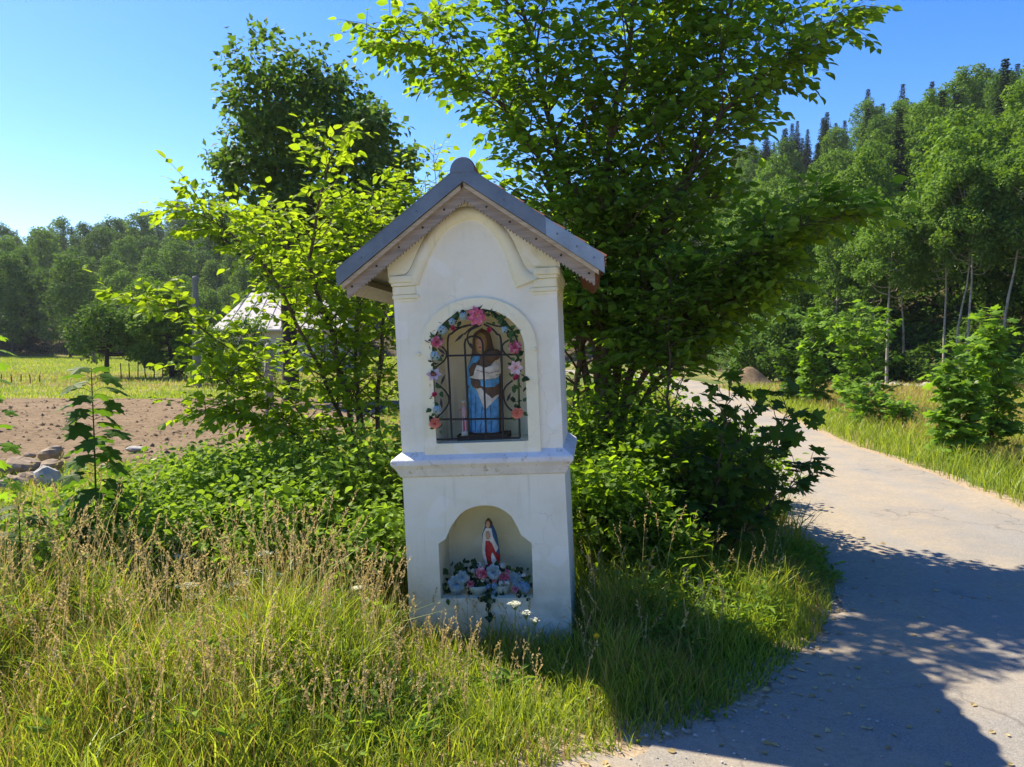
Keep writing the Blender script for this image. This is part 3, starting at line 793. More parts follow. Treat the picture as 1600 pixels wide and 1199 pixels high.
# ridge tile with its zinc end cap
mb = MB(); R0 = .066; vc = APEX_V - .024
for k in range(3):
    w0 = W0 + .012 + k * .345; w1 = w0 + .35
    mb2 = MB(); N = 12; V = []
    for wq, rq in ((w0, R0 + .004), (w1, R0 - .003)):
        for j in range(N + 1):
            a = math.pi * (-.06 + 1.12 * j / N); V.append((UC + rq * math.cos(a), wq, vc + rq * math.sin(a) * 1.12 - .01))
        for j in range(N + 1):
            a = math.pi * (-.06 + 1.12 * j / N); V.append((UC + (rq - .012) * math.cos(a), wq, vc + (rq - .012) * math.sin(a) * 1.12 - .01))
    n1 = N + 1; Q = []
    for j in range(N): Q += [(j, j + 1, 2 * n1 + j + 1, 2 * n1 + j), (n1 + j + 1, n1 + j, 3 * n1 + j, 3 * n1 + j + 1), (j + 1, j, n1 + j, n1 + j + 1), (2 * n1 + j, 2 * n1 + j + 1, 3 * n1 + j + 1, 3 * n1 + j)]
    mb2.quads(np.array(V), Q); mb2.build('ridge_tile', M['tile'], roof, True)
capl = [(UC + (R0 - .001) * math.cos(math.pi * (-.02 + 1.04 * j / 18)), vc + (R0 - .001) * math.sin(math.pi * (-.02 + 1.04 * j / 18)) * 1.10 - .012) for j in range(19)]
mb = MB(); prism(mb, capl, W0 - .014, W0 + .012); mb.build('ridge_end_cap', M['zinc'], roof)

# zinc barge flashing: two strips, the right one patched with a newer piece
def strip(s, t0, t1, p0, p1, w0, w1, mat, name, parent, bev=.002):
    mb = MB(); lp = [along(s, t0, p0), along(s, t1, p0), along(s, t1, p1), along(s, t0, p1)]
    if s < 0: lp = lp[::-1]
    prism(mb, lp, w0, w1); return mb.build(name, mat, parent)
FL = .070
fl = strip(-1, .0, SLEN, 0, FL, W0 - .010, W0 + .019, M['zinc'], 'barge_flashing', roof)
fr = strip(1, .0, SLEN * .64, 0, FL, W0 - .012, W0 + .019, M['zinc'], 'barge_flashing', roof)
fr2 = strip(1, SLEN * .60, SLEN + .012, -.004, FL + .001, W0 - .018, W0 + .019, M['zinc_new'], 'barge_flashing', roof); fr2['label'] = 'newer lighter zinc strip at the right eave'
for par, s, ts in ((fl, -1, (.36, .80)), (fr, 1, (.30,)), (fr2, 1, (.68, .82, .94))):
    for t in ts:
        u, v = along(s, SLEN * t, FL * .5); mb = MB(); mb.lathe([(.0055, 0), (.005, .002), (.002, .003), (0, .0032)], n=10)
        o = mb.build('rivet', M['zinc'], par, True); o.location = (u, (W0 - .0105 if s < 0 else W0 - .0125 if par is fr else W0 - .0185), v); o.rotation_euler = (rad(90), 0, 0)
# top lips of the flashing
for s in (-1, 1):
    strip(s, .0, SLEN, -.006, -.0005, W0 - .012, W0 + .085, M['zinc'], 'flashing_lip', roof)
# batten, then fascia board with a sawtooth lower edge
for s in (-1, 1):
    strip(s, .0 if s > 0 else .02, SLEN - .025, FL + .002, FL + .022, W0 + .004, W0 + .032, M['wood_pale'], 'batten', roof)
    p1 = .142; tooth, td = .021, .011
    ts = np.arange(0.0, SLEN - .06, tooth); lp = [along(s, 0, FL + .014), along(s, SLEN - .05, FL + .014), along(s, SLEN - .05, p1)]
    for t in ts[::-1]:
        lp.append(along(s, t + tooth * .5, p1 + td)); lp.append(along(s, max(t, 0), p1))
    if s < 0: lp = lp[::-1]
    mb = MB(); prism(mb, lp, W0 + .030, W0 + .048); fb = mb.build('fascia_board', M['wood_grey'], roof)
    for t in (.16, .33, .52, .70, .90):
        u, v = along(s, SLEN * t, .112); m2 = MB(); m2.lathe([(.006, 0), (.005, .004), (0, .005)], n=8); o = m2.build('nail', M['iron'], fb, True); o.location = (u, W0 + .0295, v); o.rotation_euler = (rad(90), 0, 0)
    # rafter ends that carry the roof, brown on the right
    u0, v0 = along(s, SLEN - .085, .105); m3 = MB(); R = np.array([[CA, 0, s * SA], [0, 1, 0], [-s * SA, 0, CA]])
    m3.box((u0, (W0 + W1) / 2, v0), (.045, (W1 - W0) / 2 - .055, .026), 0, R); m3.build('wall_plate', M['wood_red'] if s > 0 else M['wood_grey'], roof)

# ---- wrought iron grille in the upper niche
GW = -.006
def zg(zx, zy, w=GW): return L(660 + zx / 5.211, 470 + zy / 5.213, w)
grille = tag(bpy.data.objects.new('iron_grille', None)); col.objects.link(grille); grille.parent = shrine
def gbar(name, pts, r=.0042, smooth=True, w=GW, parent=grille, n=None):
    p3 = np.array([[*(q := zg(*p))[:1], w, q[1]] for p in pts]); p3 = resample(p3, n or max(6, len(pts) * 5)) if smooth else p3
    mb = MB(); mb.tube(p3, r * 1.3, 7); return mb.build(name, M['iron'], parent, True)
gbar('frame', [(108, 1132), (95, 800), (80, 420), (100, 300), (160, 200), (270, 108), (430, 62), (590, 104), (700, 205), (762, 300), (778, 420), (786, 800), (793, 1120)], .0045)
gbar('bottom_bar', [(108, 1132), (793, 1118)], smooth=False)
gbar('bar', [(240, 1130), (222, 720), (206, 335), (245, 262), (320, 215), (400, 198), (480, 198)])
gbar('bar', [(380, 1126), (362, 720), (346, 400), (345, 345), (362, 308), (416, 290), (470, 308), (490, 348), (492, 400), (505, 720), (519, 1122)])
gbar('bar', [(657, 1120), (648, 720), (640, 332), (605, 270), (560, 225), (500, 190)])
gbar('cross_bar', [(206, 449), (420, 445), (800, 438)], smooth=False); gbar('cross_bar', [(135, 968), (460, 964), (793, 960)], smooth=False)
gbar('scroll', [(120, 360), (170, 385), (196, 432), (178, 488), (112, 540)], .0036); gbar('scroll', [(110, 670), (165, 715), (208, 770), (213, 830), (180, 890), (115, 955)], .0036)
gbar('scroll', [(705, 320), (662, 350), (650, 385), (672, 430), (745, 490)], .0036); gbar('scroll', [(735, 650), (680, 700), (660, 750), (670, 820), (700, 870), (750, 915)], .0036)
gbar('scroll', [(470, 205), (400, 235), (368, 280), (372, 335), (400, 385)], .0034); gbar('scroll', [(450, 205), (395, 225), (340, 275)], .0034); gbar('scroll', [(520, 180), (600, 205), (710, 215)], .0036); gbar('scroll', [(400, 195), (330, 215), (250, 220)], .0034)
def gleaf(p, tip, wd=.016):
    a = zg(*p); b = zg(*tip); d = b - a; l = np.linalg.norm(d); e = d / l; q = np.array([-e[1], e[0]]); prof = [(0, 0), (.25, .7), (.5, 1), (.75, .6), (1, 0)]
    V = []
    for t, k in prof:
        c_ = a + d * t
        for sgn in (-1, 1): V.append((*(c_ + q * sgn * k * wd * .5)[:1], GW - .004, (c_ + q * sgn * k * wd * .5)[1]))
        V.append((c_[0], GW + .003, c_[1]))
    mb = MB(); Q = []
    for i in range(4):
        A, B = i * 3, i * 3 + 3; Q += [(A, A + 1, B + 1, B), (A, B, B + 2, A + 2), (A + 1, A + 2, B + 2, B + 1)]
    mb.quads(np.array(V), Q); mb.build('iron_leaf', M['iron'], grille)
for a, b in (((345, 262), (262, 340)), ((390, 340), (415, 410)), ((150, 690), (186, 600)), ((190, 440), (125, 385)), ((180, 445), (150, 450)), ((685, 825), (722, 748)), ((160, 880), (150, 790))): gleaf(a, b)

# ------------------------------------------------------------------ artificial flowers
def petal_grid(mb, l, w, a, tilt, cup=.25, curl=.3, point=.5, mi=0, z0=0.0, rng=RNG, ruffle=0.0, r0=0.0):
    """one petal: local z is the flower's facing, a its angle round the centre"""
    nu, nv = 4, 5; V = []
    for j in range(nv):
        t = j / (nv - 1); wid = w * (math.sin(math.pi * min(1, (t * .86 + .10))) ** (.7 + point * .5))
        for i in range(nu):
            s = i / (nu - 1) * 2 - 1
            rr = l * t; zz = rr * math.sin(tilt) - curl * l * t * t * .5 + cup * wid * s * s * .5 + ruffle * w * math.sin(s * 7 + t * 9 + a * 3) * t
            rr = rr * math.cos(tilt) + r0
            x, y = rr, s * wid * .5
            V.append((x * math.cos(a) - y * math.sin(a), x * math.sin(a) + y * math.cos(a), zz + z0))
    Q = [(j * nu + i, j * nu + i + 1, (j + 1) * nu + i + 1, (j + 1) * nu + i) for j in range(nv - 1) for i in range(nu - 1)]
    mb.quads(np.array(V), Q, mi)

def flower_mesh(kind, mat, cmat, rng):
    mb = MB()
    if kind == 'lily':
        for k in range(6): petal_grid(mb, 1.0 if k % 2 else .92, .58, k * math.pi / 3 + rng.normal() * .06, .45 + (.12 if k % 2 else 0), .25, .55, 1.0)
        for k in range(7): mb.tube([(0, 0, .05), (.10 * math.cos(k), .10 * math.sin(k), .3), (.2 * math.cos(k), .2 * math.sin(k), .42)], [.03, .025, .04], 4, 1)
    elif kind == 'rose':
        for ring, (n, l, t) in enumerate(((7, 1.0, .12), (6, .82, .45), (5, .6, .85), (4, .40, 1.2))):
            for k in range(n): petal_grid(mb, l, l * 1.05, k * 6.283 / n + ring * .5 + rng.normal() * .1, t, .6, .35, 0, 1 if ring == 3 else 0, ring * .05)
    elif kind == 'big':
        for ring, (n, l, t) in enumerate(((8, 1.0, .20), (7, .85, .42), (6, .58, .8))):
            for k in range(n): petal_grid(mb, l, l * .62, k * 6.283 / n + ring * .4 + rng.normal() * .08, t, .4, .5, .6, 0, ring * .03)
        mb.lathe([(0, .35), (.12, .30), (.15, .2), (.1, .1)], n=8, mi=1)
    elif kind == 'carnation':
        for ring in range(6):
            n = 12 - ring; t = .05 + ring * .27
            for k in range(n): petal_grid(mb, 1.0 - ring * .05, .42, k * 6.283 / n + ring * .37 + rng.normal() * .15, t + rng.normal() * .08, .3, .2, 0, 0 if rng.random() < .8 else 1, 0, rng, .22)
    elif kind == 'bud':
        for ring, (n, l, t) in enumerate(((5, 1.0, .75), (4, .95, 1.1), (3, .9, 1.4))):
            for k in range(n): petal_grid(mb, l, .85, k * 6.283 / n + ring * .6, t, .8, .1, 0, 0)
    elif kind == 'ball':
        for k in range(46):
            z = 1 - 2 * (k + .5) / 46 * .8; a = k * 2.4; r = math.sqrt(max(0, 1 - z * z)); c = np.array([r * math.cos(a), r * math.sin(a), z]) * .62
            X, Y, Z = frames(np.array([[-c[1], c[0], .3]]), np.array([c])); mb.inst(T_OV[0] * [1.4, .9, 1] - [0, .45, 0], T_OV[1], np.array([c]), X, Y, Z, .5, 0 if k % 5 else 1)
    elif kind == 'hydrangea':
        for k in range(16):
            z = 1 - (k + .5) / 16; a = k * 2.4; r = math.sqrt(max(0, 1 - z * z)); c = np.array([r * math.cos(a), r * math.sin(a), z * .7]) * .72
            n3 = unit(c + np.array([0, 0, .2])); t1 = unit(np.cross(n3, [.3, .2, .9])); t2 = np.cross(n3, t1)
            for q in range(4):
                b = q * 1.571 + k; d = math.cos(b) * t1 + math.sin(b) * t2; X, Y, Z = frames(d[None], n3[None]); mb.inst(T_OV[0] * [1.2, 1, 1], T_OV[1], c[None], X, Y, Z, .30, 0)
    return mb.mesh(kind, [mat, cmat])

def flower_at(root, kind, r, u, w, v, mat, cmat, rng, name, tilt=(0, 0)):
    me = flower_mesh(kind, mat, cmat, rng); o = obj(name, me, root)
    o.location = (u, w, v); o.rotation_euler = (rad(90) + tilt[0], rng.random() * .6 - .3, tilt[1]); o.scale = (r, r, r)
    return o

def silk_leaves(root, pts, mats, rng, size=.03, name='silk_leaf'):
    mes = []
    for m in mats:
        mb = MB(); mb.add(*T_OV); mes.append(mb.mesh(name, m))
    for (u, w, v) in pts:
        o = obj(name, mes[rng.integers(len(mes))], root)
        d = rng.normal(size=3) * [1, .35, 1]; n = np.array([0, -1., 0]) + rng.normal(size=3) * .5
        X, Y, Z = frames(d[None], n[None]); s = size * (.7 + .7 * rng.random()); m = Matrix.Identity(4)
        for r in range(3): m[r][0] = X[0][r] * s; m[r][1] = Y[0][r] * s; m[r][2] = Z[0][r] * s
        m[0][3], m[1][3], m[2][3] = u, w, v; o.matrix_local = m

rg = np.random.default_rng(21)
garland = thing('flower_garland', BASE, 'garland of pink, white and blue cloth flowers wound round the iron grille', 'garland'); garland.matrix_world = SM
K = 1 / 5.211 / 284
def GF(kind, zx, zy, zr, mat, cmat, nm):
    q = zg(zx, zy, GW - .03); flower_at(garland, kind, zr * K * 1.16, q[0], GW - .016, q[1], M[mat], M[cmat], rg, nm, (rg.normal() * .25, rg.normal() * .25))
GF('big', 440, 125, 74, 'pink', 'coral', 'pink_lily')
for a in ((115, 333, 48), (752, 378, 50)): GF('carnation', *a, 'pink', 'pink_pale', 'carnation')
GF('lily', 92, 612, 66, 'pink_pale', 'coral', 'pale_lily'); GF('lily', 755, 548, 64, 'pink_pale', 'coral', 'pale_lily')
for a in ((250, 225, 26), (540, 238, 26), (100, 768, 27), (767, 635, 32)): GF('bud', *a, 'rose_pink', 'rose_pink', 'rosebud')
for a in ((100, 452, 46), (118, 893, 42), (333, 128, 40), (160, 240, 44), (240, 172, 34), (665, 238, 34)): GF('hydrangea', *a, 'petal_blue', 'petal_sky', 'blue_blossom')
GF('rose', 98, 1000, 44, 'coral', 'rose_pink', 'coral_rose'); GF('rose', 772, 918, 44, 'coral', 'coral', 'coral_rose')
lf = []
path = resample(np.array([[108, 1060, 0], [96, 800, 0], [82, 450, 0], [110, 300, 0], [190, 190, 0], [300, 110, 0], [440, 90, 0], [590, 130, 0], [695, 215, 0], [750, 320, 0], [775, 480, 0], [785, 700, 0], [775, 960, 0]]), 80)
for p in path:
    for _ in range(2):
        q = zg(p[0] + rg.normal() * 26, p[1] + rg.normal() * 20); lf.append((q[0], GW - .004 - .014 * rg.random(), q[1]))
silk_leaves(garland, lf, [M['silk_leaf'], M['silk_leaf'], M['silk_leaf'], M['silk_leaf_dark']], rg, .033)
vine = MB(); vine.tube(np.array([[*(q := zg(*p[:2]))[:1], GW - .006, q[1]] for p in path]), .0022, 5); vine.build('vine', M['stem_green'], garland)

# ------------------------------------------------------------------ carved figures
def in_poly(x, y, poly):
    poly = np.asarray(poly); ins = np.zeros(x.shape, bool); j = len(poly) - 1
    for i in range(len(poly)):
        xi, yi = poly[i]; xj, yj = poly[j]
        ins ^= ((yi > y) != (yj > y)) & (x < (xj - xi) * (y - yi) / (yj - yi + 1e-12) + xi); j = i
    return ins

def figure(root, conv, left, right, wc, depth, regions, body_mat, org, nr=110, nc=96, back=.7):
    """rounded carving lofted between a left and a right outline, with raised painted areas"""
    Lp = np.array([conv(*p) for p in left]); Rp = np.array([conv(*p) for p in right])
    v0, v1 = min(Lp[:, 1].min(), Rp[:, 1].min()), max(Lp[:, 1].max(), Rp[:, 1].max())
    vv = np.linspace(v0, v1, nr); o = np.argsort(Lp[:, 1]); lu = np.interp(vv, Lp[o, 1], Lp[o, 0]); o = np.argsort(Rp[:, 1]); ru = np.interp(vv, Rp[o, 1], Rp[o, 0])
    k = np.ones(7) / 7; pad = lambda a: np.concatenate([[a[0]] * 3, a, [a[-1]] * 3]); lu = np.convolve(pad(lu), k, 'valid'); ru = np.convolve(pad(ru), k, 'valid')
    ce = (lu + ru) / 2; hw = np.maximum((ru - lu) / 2, .004); ph = np.arange(nc) * 2 * math.pi / nc
    hmax = hw.max(); dd = depth * np.sqrt(hw / hmax)
    u = ce[:, None] + hw[:, None] * np.sign(np.sin(ph)) * np.abs(np.sin(ph)) ** .9
    fr = np.cos(ph); w = wc - dd[:, None] * np.where(fr > 0, fr, fr * back)
    dome = np.sqrt(np.clip((v1 - vv) / .03, 0, 1)); u = ce[:, None] + (u - ce[:, None]) * dome[:, None]; w = wc + (w - wc) * dome[:, None]
    off = np.zeros((nr, nc)); V3 = np.stack([u, w, np.repeat(vv[:, None], nc, 1)], -1)
    ax = np.stack([ce, np.full(nr, wc), vv], -1)[:, None]
    out_dir = unit(V3 - ax)
    i = np.arange(nr - 1)[:, None] * nc; j = np.arange(nc)[None]; Q = np.stack([i + j, i + (j + 1) % nc, i + nc + (j + 1) % nc, i + nc + j], -1).reshape(-1, 4)
    C = V3.reshape(-1, 3)[Q].mean(1); front = C[:, 1] < wc + .001
    mb = MB(); mb.quads(V3.reshape(-1, 3) - org, Q); mb.poly(V3[0] - org, [list(range(nc))]); mb.build('body', body_mat, root, True)
    for name, poly, mat, of, bulge in regions:
        pl = np.array([conv(*p) for p in poly]); sel = front & in_poly(C[:, 0], C[:, 2], pl)
        if not sel.any(): continue
        V = V3.reshape(-1, 3).copy(); od = out_dir.reshape(-1, 3); cc = pl.mean(0); ext = np.ptp(pl, axis=0) / 2
        q = ((V[:, 0] - cc[0]) / ext[0]) ** 2 + ((V[:, 2] - cc[1]) / ext[1]) ** 2
        V = V + od * (of + bulge * np.sqrt(np.clip(1 - q, 0, 1)))[:, None]
        qs = Q[sel]; us, inv = np.unique(qs, return_inverse=True); inv = inv.reshape(qs.shape); Vn = V[us] - org; Vb = V3.reshape(-1, 3)[us] - org
        mb = MB(); mb.quads(Vn, inv)
        e = np.concatenate([inv[:, [a, (a + 1) % 4]] for a in range(4)]); key = np.sort(e, 1); _, idx, cnt = np.unique(key, axis=0, return_index=True, return_counts=True); be = e[idx[cnt == 1]]
        n = len(us); mb.quads(np.concatenate([Vn, Vb]), np.stack([be[:, 1], be[:, 0], be[:, 0] + n, be[:, 1] + n], 1))
        mb.build(name, mat, root, False)

SW = .185
def cg(zx, zy): return zg(zx, zy, SW)
b0 = cg(505, 1078)
floor_v = sill
org = np.array([b0[0], SW, b0[1]])
st = thing('carved_statue', (0, 0, 0), 'carved wooden statue of a hooded woman in blue cradling a white-wrapped child', 'statue'); st.matrix_world = SM @ Matrix.Translation(Vector(org))
blue_skirt = [(384, 706), (445, 706), (520, 890), (622, 778), (626, 1066), (384, 1066)]
figure(st, cg, [(372, 1078), (368, 900), (364, 700), (361, 620), (372, 540), (395, 470), (405, 400), (410, 300), (428, 245), (478, 222)],
       [(642, 1078), (642, 800), (640, 640), (638, 470), (615, 420), (578, 385), (562, 300), (540, 240), (486, 222)], SW, .060, [
    ('skirt', blue_skirt, M['blue_paint'], .003, 0), ('scarf', [(449, 706), (488, 706), (575, 794), (622, 760), (624, 774), (520, 886)], M['white_paint'], .0035, 0),
    ('mantle', [(364, 600), (376, 545), (428, 455), (484, 436), (476, 478), (418, 538), (402, 600), (414, 650), (442, 704), (404, 706), (370, 665)], M['blue_paint'], .005, 0),
    ('child_wrap', [(398, 622), (448, 606), (470, 520), (520, 545), (560, 530), (625, 455), (634, 560), (604, 625), (520, 640), (455, 634)], M['white_paint'], .008, .018),
    ('sash', [(442, 640), (520, 644), (622, 612), (620, 668), (588, 697), (530, 704), (490, 690)], M['blue_paint'], .006, .006),
    ('hand', [(420, 625), (450, 640), (490, 650), (494, 690), (470, 712), (440, 700), (425, 665)], M['wood_brown'], .010, .012),
    ('arm', [(402, 560), (440, 508), (470, 500), (460, 560), (430, 605), (404, 612)], M['wood_brown'], .008, .010),
    ('child_head', [(522, 430), (545, 402), (585, 396), (616, 415), (622, 446), (600, 480), (560, 500), (528, 478)], M['wood_brown'], .010, .026),
    ('fold', [(408, 720), (412, 720), (416, 1060), (411, 1060)], M['blue_dark'], .0045, 0), ('fold', [(448, 760), (453, 765), (450, 1060), (444, 1060)], M['blue_dark'], .0045, 0), ('fold', [(498, 860), (503, 865), (490, 1060), (484, 1060)], M['blue_dark'], .0045, 0), ('fold', [(560, 850), (565, 846), (572, 1060), (566, 1060)], M['blue_dark'], .0045, 0), ('fold', [(470, 560), (540, 585), (600, 570), (600, 575), (540, 592), (470, 567)], M['wood_grey'], .026, 0), ('fold', [(460, 600), (530, 618), (610, 596), (610, 602), (530, 624), (460, 606)], M['wood_grey'], .022, 0),  # thin dark strips: groove shade of skirt and wrap drawn in colour
    ('hair', [(440, 345), (446, 290), (480, 262), (518, 285), (532, 345), (524, 395), (508, 425), (488, 438), (456, 412)], M['gold'], .004, .008),
    ('face', [(456, 345), (462, 312), (482, 298), (504, 310), (514, 345), (506, 388), (488, 408), (468, 392)], M['skin_paint'], .010, .012), ('eye', [(464, 344), (474, 341), (476, 347), (466, 349)], M['hair_paint'], .021, 0), ('eye', [(490, 342), (502, 344), (500, 350), (490, 348)], M['hair_paint'], .021, 0), ('nose', [(479, 345), (486, 345), (489, 368), (477, 368)], M['skin_paint'], .024, .003), ('mouth', [(476, 380), (494, 380), (490, 386), (480, 386)], M['red_paint'], .021, 0)],
    M['wood_brown'], org, 200, 220)
mb = MB(); pb = cg(290, 1078); pe = cg(700, 1078)
mb.box((0, .0, (floor_v - b0[1]) / 2), ((pe[0] - pb[0]) / 2, .085, abs(b0[1] - floor_v) / 2 + .001)); o = mb.build('plinth_board', M['wood_base'], st)
bv = o.modifiers.new('bevel', 'BEVEL'); bv.width = .004; bv.segments = 2
# small painted figurine beside it
fw = .10
q0 = zg(345, 1085, fw); kz = 1 / 5.211 / 284 * 1.03
fg = thing('small_figurine', (0, 0, 0), 'small pink striped figurine beside the carved statue behind the grille', 'figurine'); fg.matrix_world = SM @ Matrix.Translation(Vector((q0[0], fw, q0[1])))
def fl_(prof, mat, name, n=14):
    mb = MB(); mb.lathe([(r * kz, h * kz) for r, h in prof], n=n); return mb.build(name, mat, fg, True)
fl_([(0, -14), (28, -14), (28, 20), (24, 26), (0, 26)], M['petal_ivory'], 'base')
for k in range(10):     # pleated skirt, stripe by stripe
    mb = MB(); a0, a1 = k * .6283, k * .6283 + .6283; rr = [(24, 26), (23, 60), (19, 105), (13, 140)]; V = []
    for r, h in rr: V += [(r * kz * math.cos(a0), r * kz * math.sin(a0), h * kz), ((r + 2.5) * kz * math.cos((a0 + a1) / 2), (r + 2.5) * kz * math.sin((a0 + a1) / 2), h * kz), (r * kz * math.cos(a1), r * kz * math.sin(a1), h * kz)]
    mb.quads(np.array(V), [(i * 3 + j, i * 3 + j + 1, i * 3 + j + 4, i * 3 + j + 3) for i in range(3) for j in range(2)]); mb.build('skirt_stripe', M['rose_pink'] if k % 2 else M['petal_ivory'], fg)
fl_([(13, 138), (19, 165), (21, 190), (16, 215), (7, 226), (7, 232)], M['pink_pale'], 'bodice')
fl_([(0, 228), (10, 232), (13, 245), (11, 258), (0, 266)], M['skin_paint'], 'head'); fl_([(0, 275), (24, 262), (26, 258), (14, 256), (12, 250)], M['petal_ivory'], 'hat')
for s in (-1, 1):
    mb = MB(); mb.tube(np.array([(s * 17, 0, 205), (s * 30, -6, 190), (s * 36, -18, 205)]) * kz, [6 * kz, 5 * kz, 4 * kz], 6); mb.build('arm', M['skin_paint'], fg, True)

# lower niche: figurine and flower bowl
LW = .15
def cl(zx, zy): return zl(zx, zy, LW)
lowf = LOWN[0][1]
b1 = cl(575, 735); org = np.array([b1[0], LW, b1[1]])
s2 = thing('painted_figurine', (0, 0, 0), 'painted figurine of a praying woman in red, white and blue in the lower niche', 'statue'); s2.matrix_world = SM @ Matrix.Translation(Vector(org))
figure(s2, cl, [(548, 735), (532, 690), (528, 620), (530, 565), (542, 533), (545, 508), (548, 492), (560, 484)], [(612, 735), (622, 698), (618, 650), (612, 610), (604, 565), (590, 530), (580, 512), (575, 494), (565, 484)], LW, .034, [
    ('dress', [(534, 600), (542, 552), (552, 532), (578, 532), (586, 575), (612, 632), (600, 655), (572, 592), (552, 592), (548, 640), (562, 712), (548, 720), (536, 680)], M['white_paint'], .002, .003),
    ('robe', [(553, 590), (574, 586), (598, 650), (620, 668), (618, 700), (600, 724), (566, 722), (553, 660)], M['red_paint'], .003, .004),
    ('fold', [(580, 640), (606, 700), (594, 722), (580, 690)], M['white_paint'], .006, .003),
    ('hair', [(544, 515), (547, 493), (560, 484), (574, 490), (580, 512), (580, 535), (570, 520), (560, 505), (552, 512)], M['hair_paint'], .002, .003),
    ('face', [(551, 508), (556, 496), (568, 496), (572, 510), (568, 526), (560, 532), (552, 524)], M['skin_paint'], .002, .007),
    ('hands', [(556, 545), (568, 545), (574, 572), (566, 588), (556, 580)], M['skin_paint'], .007, .008)], M['blue_dark'], org, 150, 170)
mb = MB(); bz = lowf - b1[1]
mb.lathe([(0, bz), (.036, bz), (.036, bz + .02), (.024, bz + .03), (.020, .0), (.019, .004), (0, .004)], n=18); mb.build('pedestal', M['white_paint'], s2, True)

FW = .02
bowl_c = zl(550, 890, .09)
fa = thing('flower_arrangement', (0, 0, 0), 'low arrangement of pale blue, pink and ivory cloth flowers in the lower niche', 'flowers'); fa.matrix_world = SM
for zx, zr in ((512, 50), (632, 40)):
    q = zl(zx, 880, .075); k = 1 / 3.241 / 282; mb = MB()
    mb.lathe([(0, lowf), (zr * .7 * k, lowf), (zr * k, lowf + .03), (zr * 1.02 * k, lowf + .05), (zr * .9 * k, lowf + .05), (zr * .8 * k, lowf + .03), (0, lowf + .03)], (q[0], .085, .001), 20); mb.build('bowl', M['pot'], fa, True)
def AF(kind, zx, zy, zr, mat, cmat, nm):
    w = .03 + .05 * rg.random(); q = zl(zx, zy, w); flower_at(fa, kind, zr / 3.241 / 282 * 1.08, q[0], w, q[1], M[mat], M[cmat], rg, nm, (rg.normal() * .3 - .2, rg.normal() * .3))
for a in ((587, 757, 38), (428, 785, 32), (400, 818, 42), (722, 812, 44), (400, 872, 24), (690, 785, 27)): AF('rose', *a, 'petal_blue', 'petal_sky', 'blue_rose')
for a in ((600, 857, 22), (592, 830, 18), (748, 835, 32), (560, 830, 16)): AF('hydrangea', *a, 'petal_sky', 'petal_blue', 'blue_blossom')
for a in ((528, 763, 34), (640, 777, 36), (700, 845, 20), (470, 820, 20), (590, 800, 17)): AF('carnation', *a, 'pink', 'pink_pale', 'carnation')
for a in ((513, 725, 24), (636, 726, 21), (626, 816, 19), (656, 816, 19), (558, 803, 20), (640, 846, 17), (742, 776, 18), (452, 790, 22), (484, 752, 15), (532, 800, 14), (575, 815, 13), (745, 862, 14)): AF('ball', *a, 'petal_ivory', 'petal_blue', 'ivory_flower')
lf = []
for zx, zy, n, sx, sy in ((550, 810, 90, 120, 38), (560, 760, 24, 90, 16), (440, 740, 6, 20, 15), (380, 745, 6, 18, 14), (475, 705, 3, 8, 10), (705, 735, 5, 16, 10), (345, 850, 8, 12, 22), (800, 800, 3, 6, 12), (735, 880, 8, 16, 14), (500, 825, 10, 24, 14), (570, 890, 16, 24, 12), (568, 945, 7, 10, 24), (568, 975, 4, 8, 8)):
    for _ in range(n):
        x, y = zx + rg.normal() * sx, zy + rg.normal() * sy; w = .05 + .06 * rg.random() if y < 885 else -.014
        q = zl(np.clip(x, 330, 775), y, w); lf.append((q[0], w, q[1]))
silk_leaves(fa, lf, [M['silk_leaf_dark'], M['silk_leaf_dark'], M['silk_leaf']], rg, .034)
mb = MB(); pts = [zl(560, 870, .03), zl(566, 900, -.012), zl(570, 945, -.014), zl(566, 990, -.014)]
mb.tube(resample(np.array([(pts[0][0], .03, pts[0][1]), (pts[1][0], -.012, pts[1][1]), (pts[2][0], -.014, pts[2][1]), (pts[3][0], -.014, pts[3][1])]), 10), .002, 5); mb.build('trailing_stem', M['stem_green'], fa)

# ================================================================== LEFT MIDDLE DISTANCE
# ---- house behind the left tree
hd = 52.0
def wpt(px, py, d): return P(px, py, d)
hb = wpt(345, 575, hd); gz = float(H(hb[0], hb[1]))
house = thing('house', (hb[0], hb[1], gz), 'pale house with a wide light sheet roof half hidden by the sunlit tree', 'house')
rz = wpt(345, 454, hd)[2] - gz; ez = wpt(310, 512, hd)[2] - gz; hl = 8.2; hh = 3.6
mb = MB(); mb.box((hl / 2, hh, ez / 2 - .2), (hl / 2 - .3, hh - .4, ez / 2 + .2)); wallo = mb.build('wall', M['house_wall'], house)
mb = MB(); V = [(.3, .4, ez - .02), (.3, 2 * hh - .4, ez - .02), (1.2, hh, rz - .15), (hl - .3, .4, ez - .02), (hl - .3, 2 * hh - .4, ez - .02), (hl - 1.2, hh, rz - .15)]
mb.poly(np.array(V), [(0, 2, 1), (3, 4, 5)]); mb.build('gable', M['house_wall'], house)
mb = MB(); V = []
for dz in (0, .12): V += [(-.5, -.3, ez - .25 + dz), (hl + .4, -.3, ez - .25 + dz), (hl - .3, hh, rz + dz), (.9, hh, rz + dz), (hl + .4, 2 * hh + .3, ez - .25 + dz), (-.5, 2 * hh + .3, ez - .25 + dz)]
mb.poly(np.array(V), [(0, 1, 2, 3)[::-1], (6, 7, 8, 9), (3, 2, 4, 5)[::-1], (9, 8, 10, 11), (0, 6, 9, 3), (3, 9, 11, 5), (1, 2, 8, 7), (2, 4, 10, 8), (0, 1, 7, 6), (5, 11, 10, 4)]); rf = mb.build('roof', M['roof_sheet'], house)
